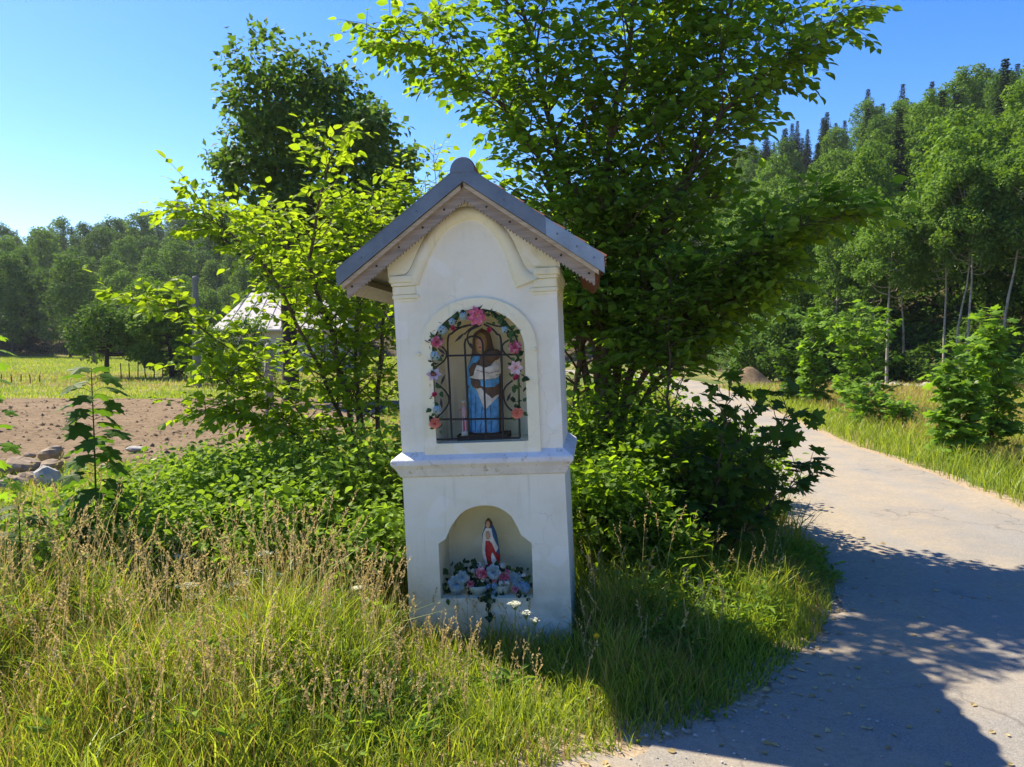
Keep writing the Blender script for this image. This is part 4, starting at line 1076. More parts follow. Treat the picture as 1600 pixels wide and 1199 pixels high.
for k in range(9):   # standing seams
    x = .4 + k * .92; mb = MB(); a = np.array([x, -.3, ez - .12]); b = np.array([x + (.4 if k < 2 else 0), hh - .03, rz + .13]); mb.tube([a, b], .025, 4); mb.build('roof_seam', M['roof_sheet'], rf)
for x in (1.6, 4.2, 6.6):
    mb = MB(); mb.box((x, .38, ez * .55), (.45, .03, .5)); wdw = mb.build('window', M['white_paint'], house); m2 = MB()
    for s in (-1, 1): m2.box((x + s * .21, .345, ez * .55), (.17, .008, .42))
    m2.build('pane', M['glass'], wdw)
# ---- concrete pole with its cables
pb = G(308, 607); pb[2] = float(H(pb[0], pb[1]))
pole = thing('concrete_pole', pb, 'plain grey concrete pole beside the round bush left of the house', 'pole')
mb = MB(); mb.tube([(0, 0, -.3), (0, 0, 2.2), (0, 0, 4.8)], [.20, .17, .12], 8); mb.build('shaft', M['concrete'], pole, True)
mb = MB(); mb.lathe([(.125, 4.6), (.15, 4.62), (.15, 4.8), (.10, 4.86), (0, 4.88)], n=10); mb.build('cap', M['concrete'], pole)
# ---- wire fence
fx = np.linspace(190, 292, 9)
fr_ = G(190, 597); fence = thing('wire_fence', (fr_[0], fr_[1], float(H(fr_[0], fr_[1]))), 'low wire fence with thin dark posts in front of the meadow trees', 'fence')
fl0 = np.array(fence.location); tops = []
for i, x in enumerate(fx):
    p = G(x, 597.5 + .4 * math.sin(i)); p[2] = float(H(p[0], p[1])); mb = MB(); hgt = .85 + .12 * rg.random(); l_ = rg.normal() * .05
    mb.tube([p - fl0 + [0, 0, -.2], p - fl0 + [l_, 0, hgt]], .028, 5); mb.build('post', M['bark_dark'], fence); tops.append(p - fl0)
tops = np.array(tops)
for hgt in (.25, .5, .75):
    mb = MB(); mb.tube(tops + [0, 0, hgt], .006, 3); mb.build('wire_strand', M['wire'], fence)
# row of short stakes further left
for i, x in enumerate((2, 18, 33, 47, 62)):
    p = G(x, 603); p[2] = float(H(p[0], p[1])); mb = MB(); mb.tube([(0, 0, -.1), (.01, 0, .25), (.02 * (-1) ** i, 0, .42)], [.028, .026, .02], 6)
    o = mb.build('stake', M['bark_dark'], None); o.location = p; tag(o, ('leftmost', 'second', 'third', 'fourth', 'rightmost')[i] + ' of the five short dark stakes at the edge of the far left meadow', 'stake', 'row of short stakes')
# weathered post by the field and a stump
p = G(421, 690); mb = MB(); mb.tube([(0, 0, -.2), (.01, 0, .5), (0, .01, 1.2), (.02, 0, 1.72), (.02, 0, 1.76)], [.085, .08, .078, .075, .04], 9); o = mb.build('wooden_post', M['wood_grey'], None, True); o.location = p; tag(o, 'round weathered wooden post standing at the edge of the ploughed soil', 'post')
p = G(148, 578); p[2] = float(H(p[0], p[1])); mb = MB(); mb.tube([(0, 0, -.2), (.0, 0, .15), (.02, 0, .6), (.0, .02, 1.05)], [.34, .26, .23, .25], 9); o = mb.build('tree_stump', M['bark'], None, True); o.location = p; tag(o, 'cut dark tree stump on the meadow left of the low round tree', 'stump')
# ---- boulders at the lower left
def rock(rng, sx, sy, sz, n=14, m=9):
    mb = MB(); V = []; fr = [(unit(rng.normal(size=3)), .58 + .30 * rng.random()) for _ in range(15)]
    for i in range(m + 1):
        t = math.pi * i / m
        for j in range(n):
            a = 2 * math.pi * j / n; d = np.array([math.sin(t) * math.cos(a), math.sin(t) * math.sin(a), math.cos(t)]); r = 1.0
            for q, lim in fr:
                k = d @ q
                if k > 1e-3: r = min(r, lim / k)
            V.append(d * r * [sx, sy, sz] * (1 + .02 * rng.normal()))
    Q = [(i * n + j, (i + 1) * n + j, (i + 1) * n + (j + 1) % n, i * n + (j + 1) % n) for i in range(m) for j in range(n)]
    mb.quads(np.array(V), Q); return mb
rr = np.random.default_rng(5)
ROCKS = [(78, 760, 9.2, .20, .30, 'stone_a', 'tall pale grey boulder at the front of the stone heap'), (12, 768, 9.0, .30, .24, 'stone_b', 'large brown boulder cut by the left picture edge'), (78, 710, 10.4, .22, .13, 'stone_b', 'long brown stone lying on top of the stone heap'),
         (35, 728, 10.0, .25, .14, 'stone_b', 'broad tan stone on the upper left of the stone heap'), (78, 727, 10.1, .17, .10, 'stone_b', 'flat brown stone wedged under the long top stone'), (8, 735, 10.0, .18, .12, 'stone_b', 'dark brown stone at the left end of the heap'),
         (38, 758, 9.4, .18, .16, 'stone_b', 'angular tan stone left of the tall pale boulder'), (46, 778, 9.2, .14, .10, 'stone_b', 'small tan stone low between the two front boulders'), (52, 746, 9.8, .13, .10, 'stone_a', 'small grey stone in the middle of the heap'),
         (30, 800, 8.8, .17, .12, 'stone_a', 'grey stone at the foot of the large brown boulder'), (214, 702, 11.6, .17, .06, 'stone_a', 'flat pale stone lying at the edge of the ploughed soil'), (46, 712, 10.5, .09, .06, 'stone_b', 'small reddish stone on top beside the long stone'),
         (165, 735, 10.4, .20, .12, 'stone_b', 'dark stone in the bank behind the young maple')]
for px, py, d, w, h_, mt, lab in ROCKS:
    c = P(px, py, d); mb = rock(rr, w, w * .8, h_); o = mb.build('boulder', M[mt], None); o.location = c; o.rotation_euler = (rr.normal() * .1, rr.normal() * .15, rr.random() * .8); tag(o, lab, 'boulder', 'heap of boulders by the field')
# ================================================================== WOODS
def proto(rng, kind):
    if kind == 'oak': return crown_tree(rng, 13, 7.2, .18, 44, 6400, .34, 'oval')
    if kind == 'beech': return crown_tree(rng, 15, 6.4, .15, 46, 6400, .34, 'oval', trunk_r=.2)
    if kind == 'dome': return crown_tree(rng, 11, 6.6, .12, 40, 5600, .32, 'dome')
    if kind == 'spruce': return spruce_tree(rng, 17, 6.0, 46)
    if kind == 'spruce_b': return spruce_tree(rng, 14, 4.8, 40)
r1 = np.random.default_rng(99)
PROT = {}
for k, leaf in (('oak', 'leaf_wood'), ('beech', 'leaf_wood'), ('dome', 'leaf_wood'), ('oak2', 'leaf_wood_b'), ('beech2', 'leaf_wood_b'), ('spruce', 'needle'), ('spruce_b', 'needle')):
    tr, cr = proto(r1, k.rstrip('2')); PROT[k] = one_mesh(k, tr, cr, M['bark_dark'], M[leaf])

HERO = [(1405, 166, 74, 'tall dark spruce standing left of the pair on the right-hand hillside'), (1472, 138, 78, 'tallest dark spruce breaking the middle of the right-hand skyline'), (1440, 205, 68, 'dark spruce between the two tall ones on the right-hand hillside'), (1528, 112, 92, 'dark conifer on the skyline right of the tallest spruce'), (1590, 96, 88, 'dark conifer at the top right corner of the hillside'), (1286, 182, 150, 'small spruce standing up on the far left skyline of the right-hand hill'), (1306, 190, 148, 'small spruce right beside the far left skyline spruce'), (1320, 186, 146, 'third small spruce of the far skyline group'), (1262, 200, 150, 'small spruce at the left end of the far skyline group'), (1385, 250, 62, 'dark spruce below and left of the tall spruces on the right-hand hillside'), (1450, 300, 56, 'dark spruce low on the hillside above the pale-stemmed trees'), (1560, 190, 70, 'dark spruce on the hillside near the right picture edge')]
def plant_wood(th0, th1, spacing, rng, sp_prob, label_d, label_s, grp_d, grp_s, smin, smax, rlim, kinds, cap=295):
    pts = []; tries = 0
    while tries < 9000:
        tries += 1; th = rng.uniform(th0, th1); rb = np.interp(th, _TH, _RB); rc = np.interp(th, _TH, _RC) + rlim
        rb += 6.5 * float(sstep(20, 24, th)); r = math.sqrt(rng.uniform(rb ** 2, rc ** 2)); x, y = r * math.sin(rad(th)), r * math.cos(rad(th)); s = spacing * (.85 + .004 * (r - rb))
        qx = 800 + x / y * 1209
        if any(abs(qx - h[0]) < 26 and h[2] - 26 < y < h[2] + 3 for h in HERO): continue
        if all((x - a) ** 2 + (y - b) ** 2 > s * s for a, b in pts): pts.append((x, y))
    pts.sort(key=lambda p: math.hypot(*p)); nd = ns = 0
    for x, y in pts:
        r = math.hypot(x, y); th = math.degrees(math.atan2(x, y)); rb = np.interp(th, _TH, _RB); rc = np.interp(th, _TH, _RC); t = (r - rb) / (rc - rb)
        sp_ = rng.random() < sp_prob(t, th)
        if sp_ and ns >= cap or (not sp_ and nd >= cap): continue
        k = ('spruce', 'spruce_b')[rng.integers(2)] if sp_ else kinds[rng.integers(len(kinds))]
        o = obj('spruce_tree' if sp_ else 'deciduous_tree', PROT[k]); s = rng.uniform(smin, smax) * ((1.05 if x > 0 else .78) if sp_ else 1)
        o.location = (x, y, float(H(x, y)) - .2); o.rotation_euler = (0, 0, rng.random() * 6.28); o.scale = (s * rng.uniform(.9, 1.12), s * rng.uniform(.9, 1.12), s)
        if sp_: ns += 1; tag(o, label_s, 'tree', grp_s)
        else: nd += 1; tag(o, label_d, 'tree', grp_d)
plant_wood(7, 38, 4.6, np.random.default_rng(31), lambda t, th: .10 + .42 * sstep(.35, .9, t), 'leafy green tree in the crowded wood on the steep right-hand hill', 'dark pointed spruce in the wood on the steep right-hand hill', 'leafy trees on the right-hand hill', 'spruces on the right-hand hill', .54, .80, 14, ('oak', 'beech', 'dome', 'oak2'))
plant_wood(-38, -11, 5.7, np.random.default_rng(32), lambda t, th: .06 + .22 * sstep(.3, .8, t), 'leafy tree in the hazy wood on the low left-hand hill', 'dark spruce in the hazy wood on the low left-hand hill', 'leafy trees on the left-hand hill', 'spruces on the left-hand hill', .62, .95, 12, ('oak', 'beech2', 'beech', 'oak2', 'dome'))

plant_wood(-11, 7, 11.0, np.random.default_rng(33), lambda t, th: .2, 'leafy tree of the far wood glimpsed behind the shrine and its trees', 'spruce of the far wood glimpsed behind the shrine and its trees', 'trees behind the shrine', 'spruces behind the shrine', .7, .95, 0, ('oak', 'beech', 'oak2'))

# ---- pale-stemmed trees along the right-hand edge of the wood
def parts_tree(name, loc, tr, cr, bark, leaf, label, cat, group=None):
    root = thing(name, loc, label, cat, group); tr.build('trunk', bark, root, True); c = cr.build('crown', leaf, root); return root
r2 = np.random.default_rng(17)
BIR = [(1385, 609, 34, 7.6, .3, 'curved pale-stemmed tree behind the tall columnar sapling at the wood edge'), (1412, 607, 36, 7.2, -.3, 'thin pale-stemmed tree right of the curved stem at the wood edge'), (1474, 608, 33, 7.8, .1, 'straight pale-stemmed tree left of the twin stems at the wood edge'),
       (1494, 610, 32, 8.4, .4, 'left one of the twin pale stems above the roadside maple'), (1510, 611, 31.5, 8.8, .5, 'right one of the twin pale stems above the roadside maple'), (1566, 613, 31, 8.2, .7, 'slanting pale-stemmed tree near the right picture edge'), (1360, 606, 37, 7, .2, 'slim grey-stemmed tree at the dark opening of the wood'), (1620, 616, 30, 8, -.3, 'pale-stemmed tree cut by the right picture edge'), (1300, 603, 42, 7.5, .2, 'pale-stemmed tree behind the columnar saplings')]
for px, py, d, h_, ln, lab in BIR:
    c = P(px, py, d); c[2] = float(H(c[0], c[1])) - .1
    tr, cr = crown_tree(r2, h_ + .6, 2.7, .52, 28, 6500, .135, 'oval', ln * .5, .06 + .025 * r2.random())
    parts_tree('pale_stemmed_tree', c, tr, cr, M['bark_pale'], M['leaf_birch'], lab, 'tree', 'pale-stemmed trees at the wood edge')
# spruces that stand out above the hillside
for px, py, d, lab in HERO:
    c = P(px, py, d); g = float(H(c[0], c[1])); o = obj('spruce_tree', PROT['spruce'] if py < 170 else PROT['spruce_b']); hh0 = 17 if py < 170 else 14; s_ = max(.4, (c[2] - g) / hh0)
    o.location = (c[0], c[1], g - .2); o.scale = (min(s_, 1.25),) * 2 + (s_,); o.rotation_euler = (0, 0, px); tag(o, lab, 'tree', 'spruces on the right-hand hill')
# stony bank along that edge
sb = thing('stone_row', G(1360, 612), 'low row of grey field stones along the foot of the right-hand wood', 'stones'); s0 = np.array(sb.location); mes = [rock(r2, .30, .22, .17, 10, 6).mesh('stone', M['stone_a']) for _ in range(4)]
for k in range(70):
    t = k / 69; a = np.array([P(1345, 611, 35.5), P(1470, 616, 32), P(1640, 640, 27)]); q = resample(a, 70)[k]; z = float(H(q[0], q[1]))
    o = obj('stone', mes[k % 4], sb); o.location = (q[0] - s0[0] + r2.normal() * .25, q[1] - s0[1] + r2.normal() * .4, z - s0[2] + .05 + .06 * r2.random()); o.rotation_euler = (r2.normal() * .2, r2.normal() * .2, r2.random() * 6); s = .6 + .8 * r2.random(); o.scale = (s, s, s)
# ---- shrubs under the edge of the wood, so that the eye meets leaves and shade
for k in range(16):
    px = 1170 + k * 13; d = 40 - k * .2 + r2.normal() * 1.2; c = P(px, 600, d); c[2] = float(H(c[0], c[1]))
    tr, cr = crown_tree(r2, 2.6 + 1.4 * r2.random(), 2.6, .05, 16, 1300, .19, 'dome', trunk_r=.05)
    parts_tree('woodland_shrub', c, tr, cr, M['bark_dark'], M['leaf_wood_b'], 'dark green shrub at the wood edge behind the roadside saplings, ' + ('leftmost' if k == 0 else ['', 'second', 'third', 'fourth', 'fifth', 'sixth', 'seventh', 'eighth', 'ninth', 'tenth', 'eleventh', 'twelfth', 'thirteenth', 'fourteenth', 'fifteenth', 'sixteenth'][k] + ' from the left'), 'shrub', 'shrubs along the wood edge')

uw = np.random.default_rng(64); n = 30000; th_ = uw.uniform(14, 38, n); rr_ = np.interp(th_, _TH, _RB) + .6 + 26 * uw.random(n) ** 1.4; ux, uy = rr_ * np.sin(np.radians(th_)), rr_ * np.cos(np.radians(th_))
up_ = np.stack([ux, uy, H(ux, uy) + .05 + (.25 + .9 * vnoise(ux, uy, 1.6, 91)) * uw.random(n)], 1); X, Y, Z = frames(uw.normal(size=(n, 3)) * [1, 1, .4], uw.normal(size=(n, 3)) * .5 + [0, 0, 1.]); mb = MB(); mb.inst(T_CD[0], T_CD[1], up_, X, Y, Z, .26 * (.5 + .8 * uw.random(n)))
tag(mb.build('woodland_undergrowth', M['leaf_wood_b'], None), 'shaded green undergrowth on the floor of the right-hand wood', 'undergrowth', kind='stuff')
# ---- trees on the left meadow
r3 = np.random.default_rng(44)
def meadow_tree(px, py, d, h_, w, lab, leaf='leaf_wood', shape='oval', th=.28, n=5200, ls=.17, name='meadow_tree', cat='tree', tr_=.17, bark='bark_dark'):
    c = P(px, py, d); c[2] = float(H(c[0], c[1])) - .05
    tr, cr = crown_tree(r3, h_, w, th, 34, n, ls, shape, 0, tr_); return parts_tree(name, c, tr, cr, M[bark], M[leaf], lab, cat)
meadow_tree(167, 597, 42, 3.9, 3.9, 'low broad round-crowned tree with a dark trunk on the left meadow', 'leaf_wood_b', 'dome', .35)
meadow_tree(268, 597, 42, 4.9, 3.7, 'dense bright green tree left of the concrete pole', 'leaf_wood', 'oval', .10, 9500, .19)
meadow_tree(340, 602, 36, 2.9, 2.3, 'olive rounded bush right of the concrete pole', 'leaf_birch', 'dome', .02, 4200, .12, 'rounded_bush', 'bush', .05)
meadow_tree(392, 600, 37, 3.2, 2.6, 'green bush in front of the pale house', 'leaf_wood', 'dome', .02, 4000, .13, 'rounded_bush', 'bush', .05)
meadow_tree(20, 560, 92, 13, 6, 'tall feathery tree at the left picture edge in front of the wood', 'leaf_wood_b', 'oval', .1, 6000, .3, 'tall_meadow_tree')
meadow_tree(110, 560, 90, 12, 7, 'broad tree in front of the wood behind the stump', 'leaf_wood_b', 'oval', .1, 6000, .3, 'tall_meadow_tree')
meadow_tree(240, 565, 80, 8.5, 6, 'soft green tree in front of the wood behind the dense meadow tree', 'leaf_wood', 'oval', .1, 6000, .26, 'tall_meadow_tree')

# ---- the tall dark maple behind
c = P(455, 600, 24.0); c[2] = 0
rt = np.random.default_rng(8)
def dark_maple():
    tr = MB(); cr = MB()
    # trunk forks into ascending limbs; clumps sit where the photo shows crown masses (metres from the trunk foot)
    sc = 24 / 1209.; zof = lambda py: CAMZ + (550 - (py * .90 + 66)) * sc; xof = lambda px: (px * 1.12 - 54 - 447) * sc
    fork = np.array([-.1, 0, 4.2]); tr.tube(resample([(0, 0, -.2), (-.05, .05, 2.0), fork], 8), np.linspace(.28, .2, 8), 9)
    spots = [(445, 80, 52), (400, 120, 40), (480, 70, 48), (520, 110, 52), (560, 160, 48), (590, 185, 40), (430, 150, 54), (390, 180, 38), (365, 210, 26), (470, 150, 56), (530, 200, 54), (580, 230, 42), (610, 210, 22), (450, 220, 56), (410, 230, 42), (375, 235, 26), (500, 260, 54), (560, 290, 48), (600, 290, 30), (440, 280, 46), (480, 310, 46), (530, 330, 44), (580, 340, 36), (345, 262, 17), (372, 268, 22), (325, 318, 24), (350, 320, 26), (305, 322, 14), (365, 335, 24), (420, 330, 30), (470, 370, 40), (540, 380, 40), (600, 370, 30), (440, 400, 36), (500, 410, 40), (560, 420, 38)]
    P3 = []; R3 = []
    for px, py, rpx in spots:
        for dep in ((0,) if rpx < 30 else (-1, 1)):
            yy = dep * (1.0 + rt.random()) + rt.normal() * .3; x = xof(px) + rt.normal() * .1; z = zof(py); P3.append((x, yy, z)); R3.append(rpx * sc * (.84 + .25 * rt.random()))
    P3 = np.array(P3); R3 = np.array(R3)
    for p, r in zip(P3, R3):
        s = fork + np.array([0, 0, max(0, (p[2] - 5.5)) * .55]) + np.array([p[0] * .12, p[1] * .1, 0]); s[2] = min(s[2], p[2] - .2)
        tr.tube(resample([fork, (fork + s) / 2, s, (s + p) / 2 + [0, 0, -.15], p], 10), np.linspace(.085, .015, 10), 5, 0, False)
    n = 24000; w = R3 ** 2; idx = rt.choice(len(P3), n, p=w / w.sum())
    # leaves hang in small tufts
    ntuft = 2600; tid = rt.integers(0, ntuft, n); tc = rt.choice(len(P3), ntuft, p=w / w.sum()); td = unit(rt.normal(size=(ntuft, 3))); tp = P3[tc] + td * (R3[tc] * (.45 + .6 * rt.random(ntuft)))[:, None] * [1, 1, .85]
    pos = tp[tid] + rt.normal(size=(n, 3)) * [.15, .15, .10]; nr = td[tid] * .5 + [0, 0, .9] + rt.normal(size=(n, 3)) * .4; d = td[tid] * .7 + rt.normal(size=(n, 3)) * .6 + [0, 0, -.35]
    X, Y, Z = frames(d, nr); cr.inst(T_CD[0], T_CD[1], pos, X, Y, Z, .19 * (.6 + .8 * rt.random(n))); return tr, cr
tr, cr = dark_maple(); parts_tree('maple_tree', c, tr, cr, M['bark_dark'], M['leaf_dark'], 'tall dark green maple rising against the sky behind the sunlit tree', 'tree')

# ================================================================== NEAR TREES
rn = np.random.default_rng(12)
tb = np.array([-1.3, 7.3, 0])
S = lambda *a: [tb] + [P(q[0], q[1], q[2] * 1.28) for q in a]
near_tree('sunlit_tree', tb, [
    (S((560, 720, 5.7), (530, 570, 5.6), (500, 470, 5.5), (485, 400, 5.4), (502, 310, 5.3), (514, 215, 5.2)), .034, .5),
    (S((535, 660, 5.6), (480, 540, 5.4), (425, 430, 5.2), (350, 360, 5.1), (295, 325, 5.1)), .024, .48),
    (S((510, 690, 5.5), (410, 590, 5.2), (300, 500, 5.0), (180, 462, 4.9)), .016, .22),
    (S((590, 680, 5.8), (600, 520, 6.0), (610, 400, 6.1), (650, 330, 6.2), (695, 285, 6.2)), .028, .75),
    (S((560, 640, 5.8), (556, 480, 5.8), (560, 400, 5.8), (590, 330, 5.9)), .026, .75),
    (S((500, 720, 5.5), (440, 650, 5.2), (360, 600, 5.0), (330, 560, 4.9)), .014, .24),
    (S((530, 740, 5.4), (470, 690, 5.1), (400, 655, 4.9), (310, 640, 4.8)), .012, .22),
    (S((565, 690, 5.9), (520, 520, 6.1), (460, 420, 6.2), (405, 345, 6.2)), .022, .5)],
    rn, 'young sunlit tree with bright yellow-green leaves left of the shrine', 'tree', M['leaf_sun'], M['bark'], 300, nb=38, t0=.22, blen=1.05, ntw=11, twl=.42, gap=.046, lsz=.084, droop=.25)

cb = np.array([.82, 6.9, 0])
S = lambda *a: [cb] + [P(*q) for q in a]
near_tree('elm_tree', cb, [
    (S((945, 640, 6.8), (946, 540, 6.8), (940, 440, 6.7), (950, 250, 6.6), (985, 60, 6.5), (1000, -120, 6.4)), .062, 1.0),
    (S((972, 640, 6.8), (992, 560, 6.8), (1012, 450, 6.7), (1065, 300, 6.5), (1150, 150, 6.3), (1300, 50, 6.1)), .05, .95),
    (S((925, 640, 6.9), (905, 520, 7.0), (880, 380, 6.9), (830, 220, 6.7), (720, 110, 6.4), (610, 70, 6.2)), .045, .80),
    (S((960, 600, 6.8), (1000, 430, 6.9), (1090, 220, 6.9), (1130, 60, 6.8), (1150, -100, 6.8)), .05, 1.0),
    (S((935, 600, 6.9), (915, 400, 6.9), (860, 200, 6.8), (820, 20, 6.8), (790, -120, 6.8)), .05, .95),
    (S((980, 640, 6.6), (1040, 540, 6.3), (1120, 440, 6.1), (1220, 370, 5.9), (1330, 330, 5.8)), .032, .5),
    (S((900, 660, 6.9), (905, 560, 6.9), (930, 380, 6.8), (1010, 200, 6.7), (1060, 0, 6.6)), .04, 1.0),
    (S((1000, 640, 6.6), (1060, 560, 6.4), (1130, 480, 6.2), (1190, 430, 6.1)), .026, .6)],
    rn, 'tall many-stemmed leafy tree close behind and right of the shrine', 'tree', M['leaf_elm'], M['bark'], 300, env=lambda p: p[1] < 7.2, tpow=.78, nb=66, t0=.26, blen=1.12, ntw=13, twl=.42, gap=.044, lsz=.084, droop=.22, bup=.35)

# slim sapling with a straight stem in front of it
sb_ = G(1045, 868)
near_tree('slim_sapling', sb_, [([sb_, P(1045, 760, sb_[1]), P(1046, 640, sb_[1]), P(1044, 520, sb_[1]), P(1050, 430, sb_[1])], .020, .7)], rn, 'slim straight sapling with a bare brown stem right of the shrine', 'sapling', M['leaf_elm'], M['bark'], 150, nb=22, t0=.38, blen=.75, ntw=6, twl=.28, gap=.055, lsz=.075)
# broad young maple with large lobed leaves
mbp = np.array([1.55, 5.7, 0])
S = lambda *a: [mbp] + [P(*q) for q in a]
near_tree('maple_bush', mbp, [(S((1110, 800, 5.6), (1130, 700, 5.5), (1140, 600, 5.4)), .016, .8), (S((1150, 800, 5.6), (1190, 720, 5.4), (1230, 640, 5.3)), .014, .8), (S((1090, 820, 5.6), (1060, 740, 5.6), (1050, 660, 5.6)), .014, .8), (S((1160, 830, 5.5), (1210, 780, 5.4), (1260, 730, 5.3)), .012, .7), (S((1125, 820, 5.8), (1130, 740, 6.0), (1170, 650, 6.0)), .014, .8)],
    rn, 'young maple with large dark lobed leaves hanging over the road edge', 'sapling', M['leaf_maple'], M['bark'], 300, T_MP, nb=16, t0=.22, blen=.46, ntw=4, twl=.20, gap=.075, lsz=.112, droop=.45, leaf_up=.8)

def maple_sapling(name, base, hgt, lean, pairs, size, label, rng, mat, group=None, top_bright=True):
    root = thing(name, base, label, 'sapling', group); st_ = resample([(0, 0, 0), (lean * .3, 0, hgt * .35), (lean * .8, .01, hgt * .7), (lean, 0, hgt)], 12)
    mb = MB(); mb.tube(st_, np.linspace(.010, .003, 12), 6); mb.build('stem', M['twig'], root, True); lp, ld, ln, ls = [], [], [], []; pt = MB()
    for k in range(pairs):
        t = .22 + .76 * k / (pairs - 1); p = np.array([np.interp(t * 11, range(12), st_[:, c]) for c in range(3)]); a = k * 1.571 + rng.normal() * .2
        for s in (0, math.pi):
            hd_ = np.array([math.cos(a + s), math.sin(a + s), .15 + .25 * t]); q = p + unit(hd_) * size * (1.0 - .5 * t) * (.6 + .4 * rng.random()); pt.tube([p, (p + q) / 2 + [0, 0, .01], q], .0016, 4)
            lp.append(q); ld.append(hd_ * [1, 1, 0] + [0, 0, -.95 + .6 * t] + rng.normal(size=3) * .15); ln.append(np.array([0, 0, .8]) + hd_ * .9 + rng.normal(size=3) * .2); ls.append(size * (1.1 - .32 * t) * (.8 + .35 * rng.random()))
    pt.build('petioles', M['twig'], root); put_leaves(root, T_MP, mat, lp, ld, ln, ls, 300); return root
q = P(152, 790, 4.9); maple_sapling('maple_sapling', (q[0], 4.9, 0), P(148, 575, 4.9)[2], -.02, 24, .185, 'young upright maple sapling with dark lobed leaves in front of the ploughed soil', rn, M['leaf_maple'])
q = P(25, 860, 4.2); maple_sapling('maple_sapling', (q[0], 4.2, 0), P(20, 790, 4.2)[2], .02, 8, .16, 'low large-leaved maple sapling at the left picture edge below the boulders', rn, M['leaf_maple'])
q = P(-8, 800, 4.6); maple_sapling('maple_sapling', (q[0], 4.6, 0), P(-6, 520, 4.6)[2], .0, 14, .13, 'maple sapling mostly outside the left picture edge beside the distant meadow', rn, M['leaf_sapling'])

# ---- saplings on the far side of the road
def column(px, py, top, wpx, lab, seed, mat='leaf_sapling', n=9, lsz=.14, nb=24):
    g = G(px, py); d = g[1]; h_ = (CAMZ + (550 - top) * d / 1209); w = wpx * d / 1209; r = np.random.default_rng(seed)
    stems = [([g, g + [r.normal() * .12 * w, 0, h_ * .4], g + [k * w * .26 + r.normal() * .06 * w, r.normal() * .1, h_ * (1 - .22 * abs(k) * (.3 + r.random()))]], .022 * h_ / 2.5, 1.0) for k in (-1, 0, 1)]
    return near_tree('roadside_sapling', g, stems, r, lab, 'sapling', M[mat], M['bark'], 100, T_MP, 'saplings on the far side of the road', nb=nb, t0=.08, blen=w * .50, ntw=n, twl=.30, gap=.10, lsz=lsz, droop=.3, lenf=lambda t: (.55 + .8 * abs(math.sin(t * 23 + seed * 2.1))) * (1 - .4 * t), leaf_up=1.0)
column(1490, 722, 545, 62, 'bushy maple sapling with reddish tips nearest the right picture edge', 1, n=5)
column(1545, 716, 505, 56, 'taller maple sapling right of the bushy reddish-tipped one', 2, n=5)
column(1342, 652, 475, 95, 'tall bright green columnar sapling in the middle of the roadside row', 3, n=6, lsz=.16)
column(1275, 640, 480, 42, 'narrow columnar sapling left of the tall bright one', 4, n=6, lsz=.16)
column(1242, 634, 545, 56, 'short rounded sapling at the left end of the roadside row', 5, 'leaf_maple', n=6, lsz=.16)
column(1400, 672, 622, 40, 'small low sapling in the dry grass between the roadside saplings', 6, n=4, lsz=.11, nb=14)
column(1360, 668, 612, 70, 'low bush at the foot of the tall bright columnar sapling', 7, n=4, lsz=.13, nb=16)
# ---- far end of the road: earth heap and an orange board
q = G(1172, 606); mb = MB(); V, Q = grid_mesh(np.linspace(-1.6, 1.6, 26), np.linspace(-1.2, 1.2, 20), lambda x, y: .95 * np.exp(-(x / .85) ** 2 - (y / .7) ** 2) + .10 * vnoise(x, y, .3, 4) - .09); mb.quads(V, Q); o = mb.build('earth_heap', M['soil'], None, True); o.location = q; tag(o, 'heap of brown earth beside the far bend of the road', 'earth heap')
q = G(1147, 606); ob = thing('orange_board', q, 'small orange board on two legs beside the brown earth heap', 'board'); mb = MB(); mb.box((0, 0, .55), (.17, .02, .20)); mb.build('panel', M['orange'], ob)
for s in (-1, 1): mb = MB(); mb.tube([(s * .12, .03, 0), (s * .12, .03, .6)], .02, 5); mb.build('leg', M['wood_grey'], ob)

# ================================================================== UNDERGROWTH
ru = np.random.default_rng(55)
def leaf_bush(name, x, y, w, h_, n, lsz, leaf, lab, group, tm=T_OV):
    root = thing(name, (x, y, 0), lab, 'bush', group); st_ = MB(); tips = []
    for k in range(16):
        a = k * 2.4 + ru.normal() * .3; r_ = w * .5 * math.sqrt((k + .5) / 16); z = h_ * (1.0 - .45 * (r_ / (w * .5)) ** 2) * (.8 + .25 * ru.random()); tip = np.array([math.cos(a) * r_, math.sin(a) * r_, z])
        st_.tube(resample([(tip[0] * .15, tip[1] * .15, -.03), (tip[0] * .5, tip[1] * .5, z * .62), tip], 6), np.linspace(.007, .002, 6), 4, 0, False); tips.append(tip)
    tips = np.array(tips); st_.build('stems', M['twig'], root); k = ru.integers(0, 16, n); t = 1 - .85 * ru.random(n) ** 1.5; base = tips[k] * np.c_[.15 + .85 * t ** 1.2, .15 + .85 * t ** 1.2, t]
    pos = base + ru.normal(size=(n, 3)) * np.array([.10, .10, .06]) * (w + .2); pos[:, 2] = np.maximum(pos[:, 2], .03); d = ru.normal(size=(n, 3)) * [1, 1, .5] + [0, 0, -.2]; nr = ru.normal(size=(n, 3)) * .5 + [0, 0, 1]
    put_leaves(root, tm, leaf, pos, d, nr, lsz * (.6 + .8 * ru.random(n)), 0)
    for ch in root.children:
        if ch.name.startswith('foliage'): ch['kind'] = 'stuff'
    return root
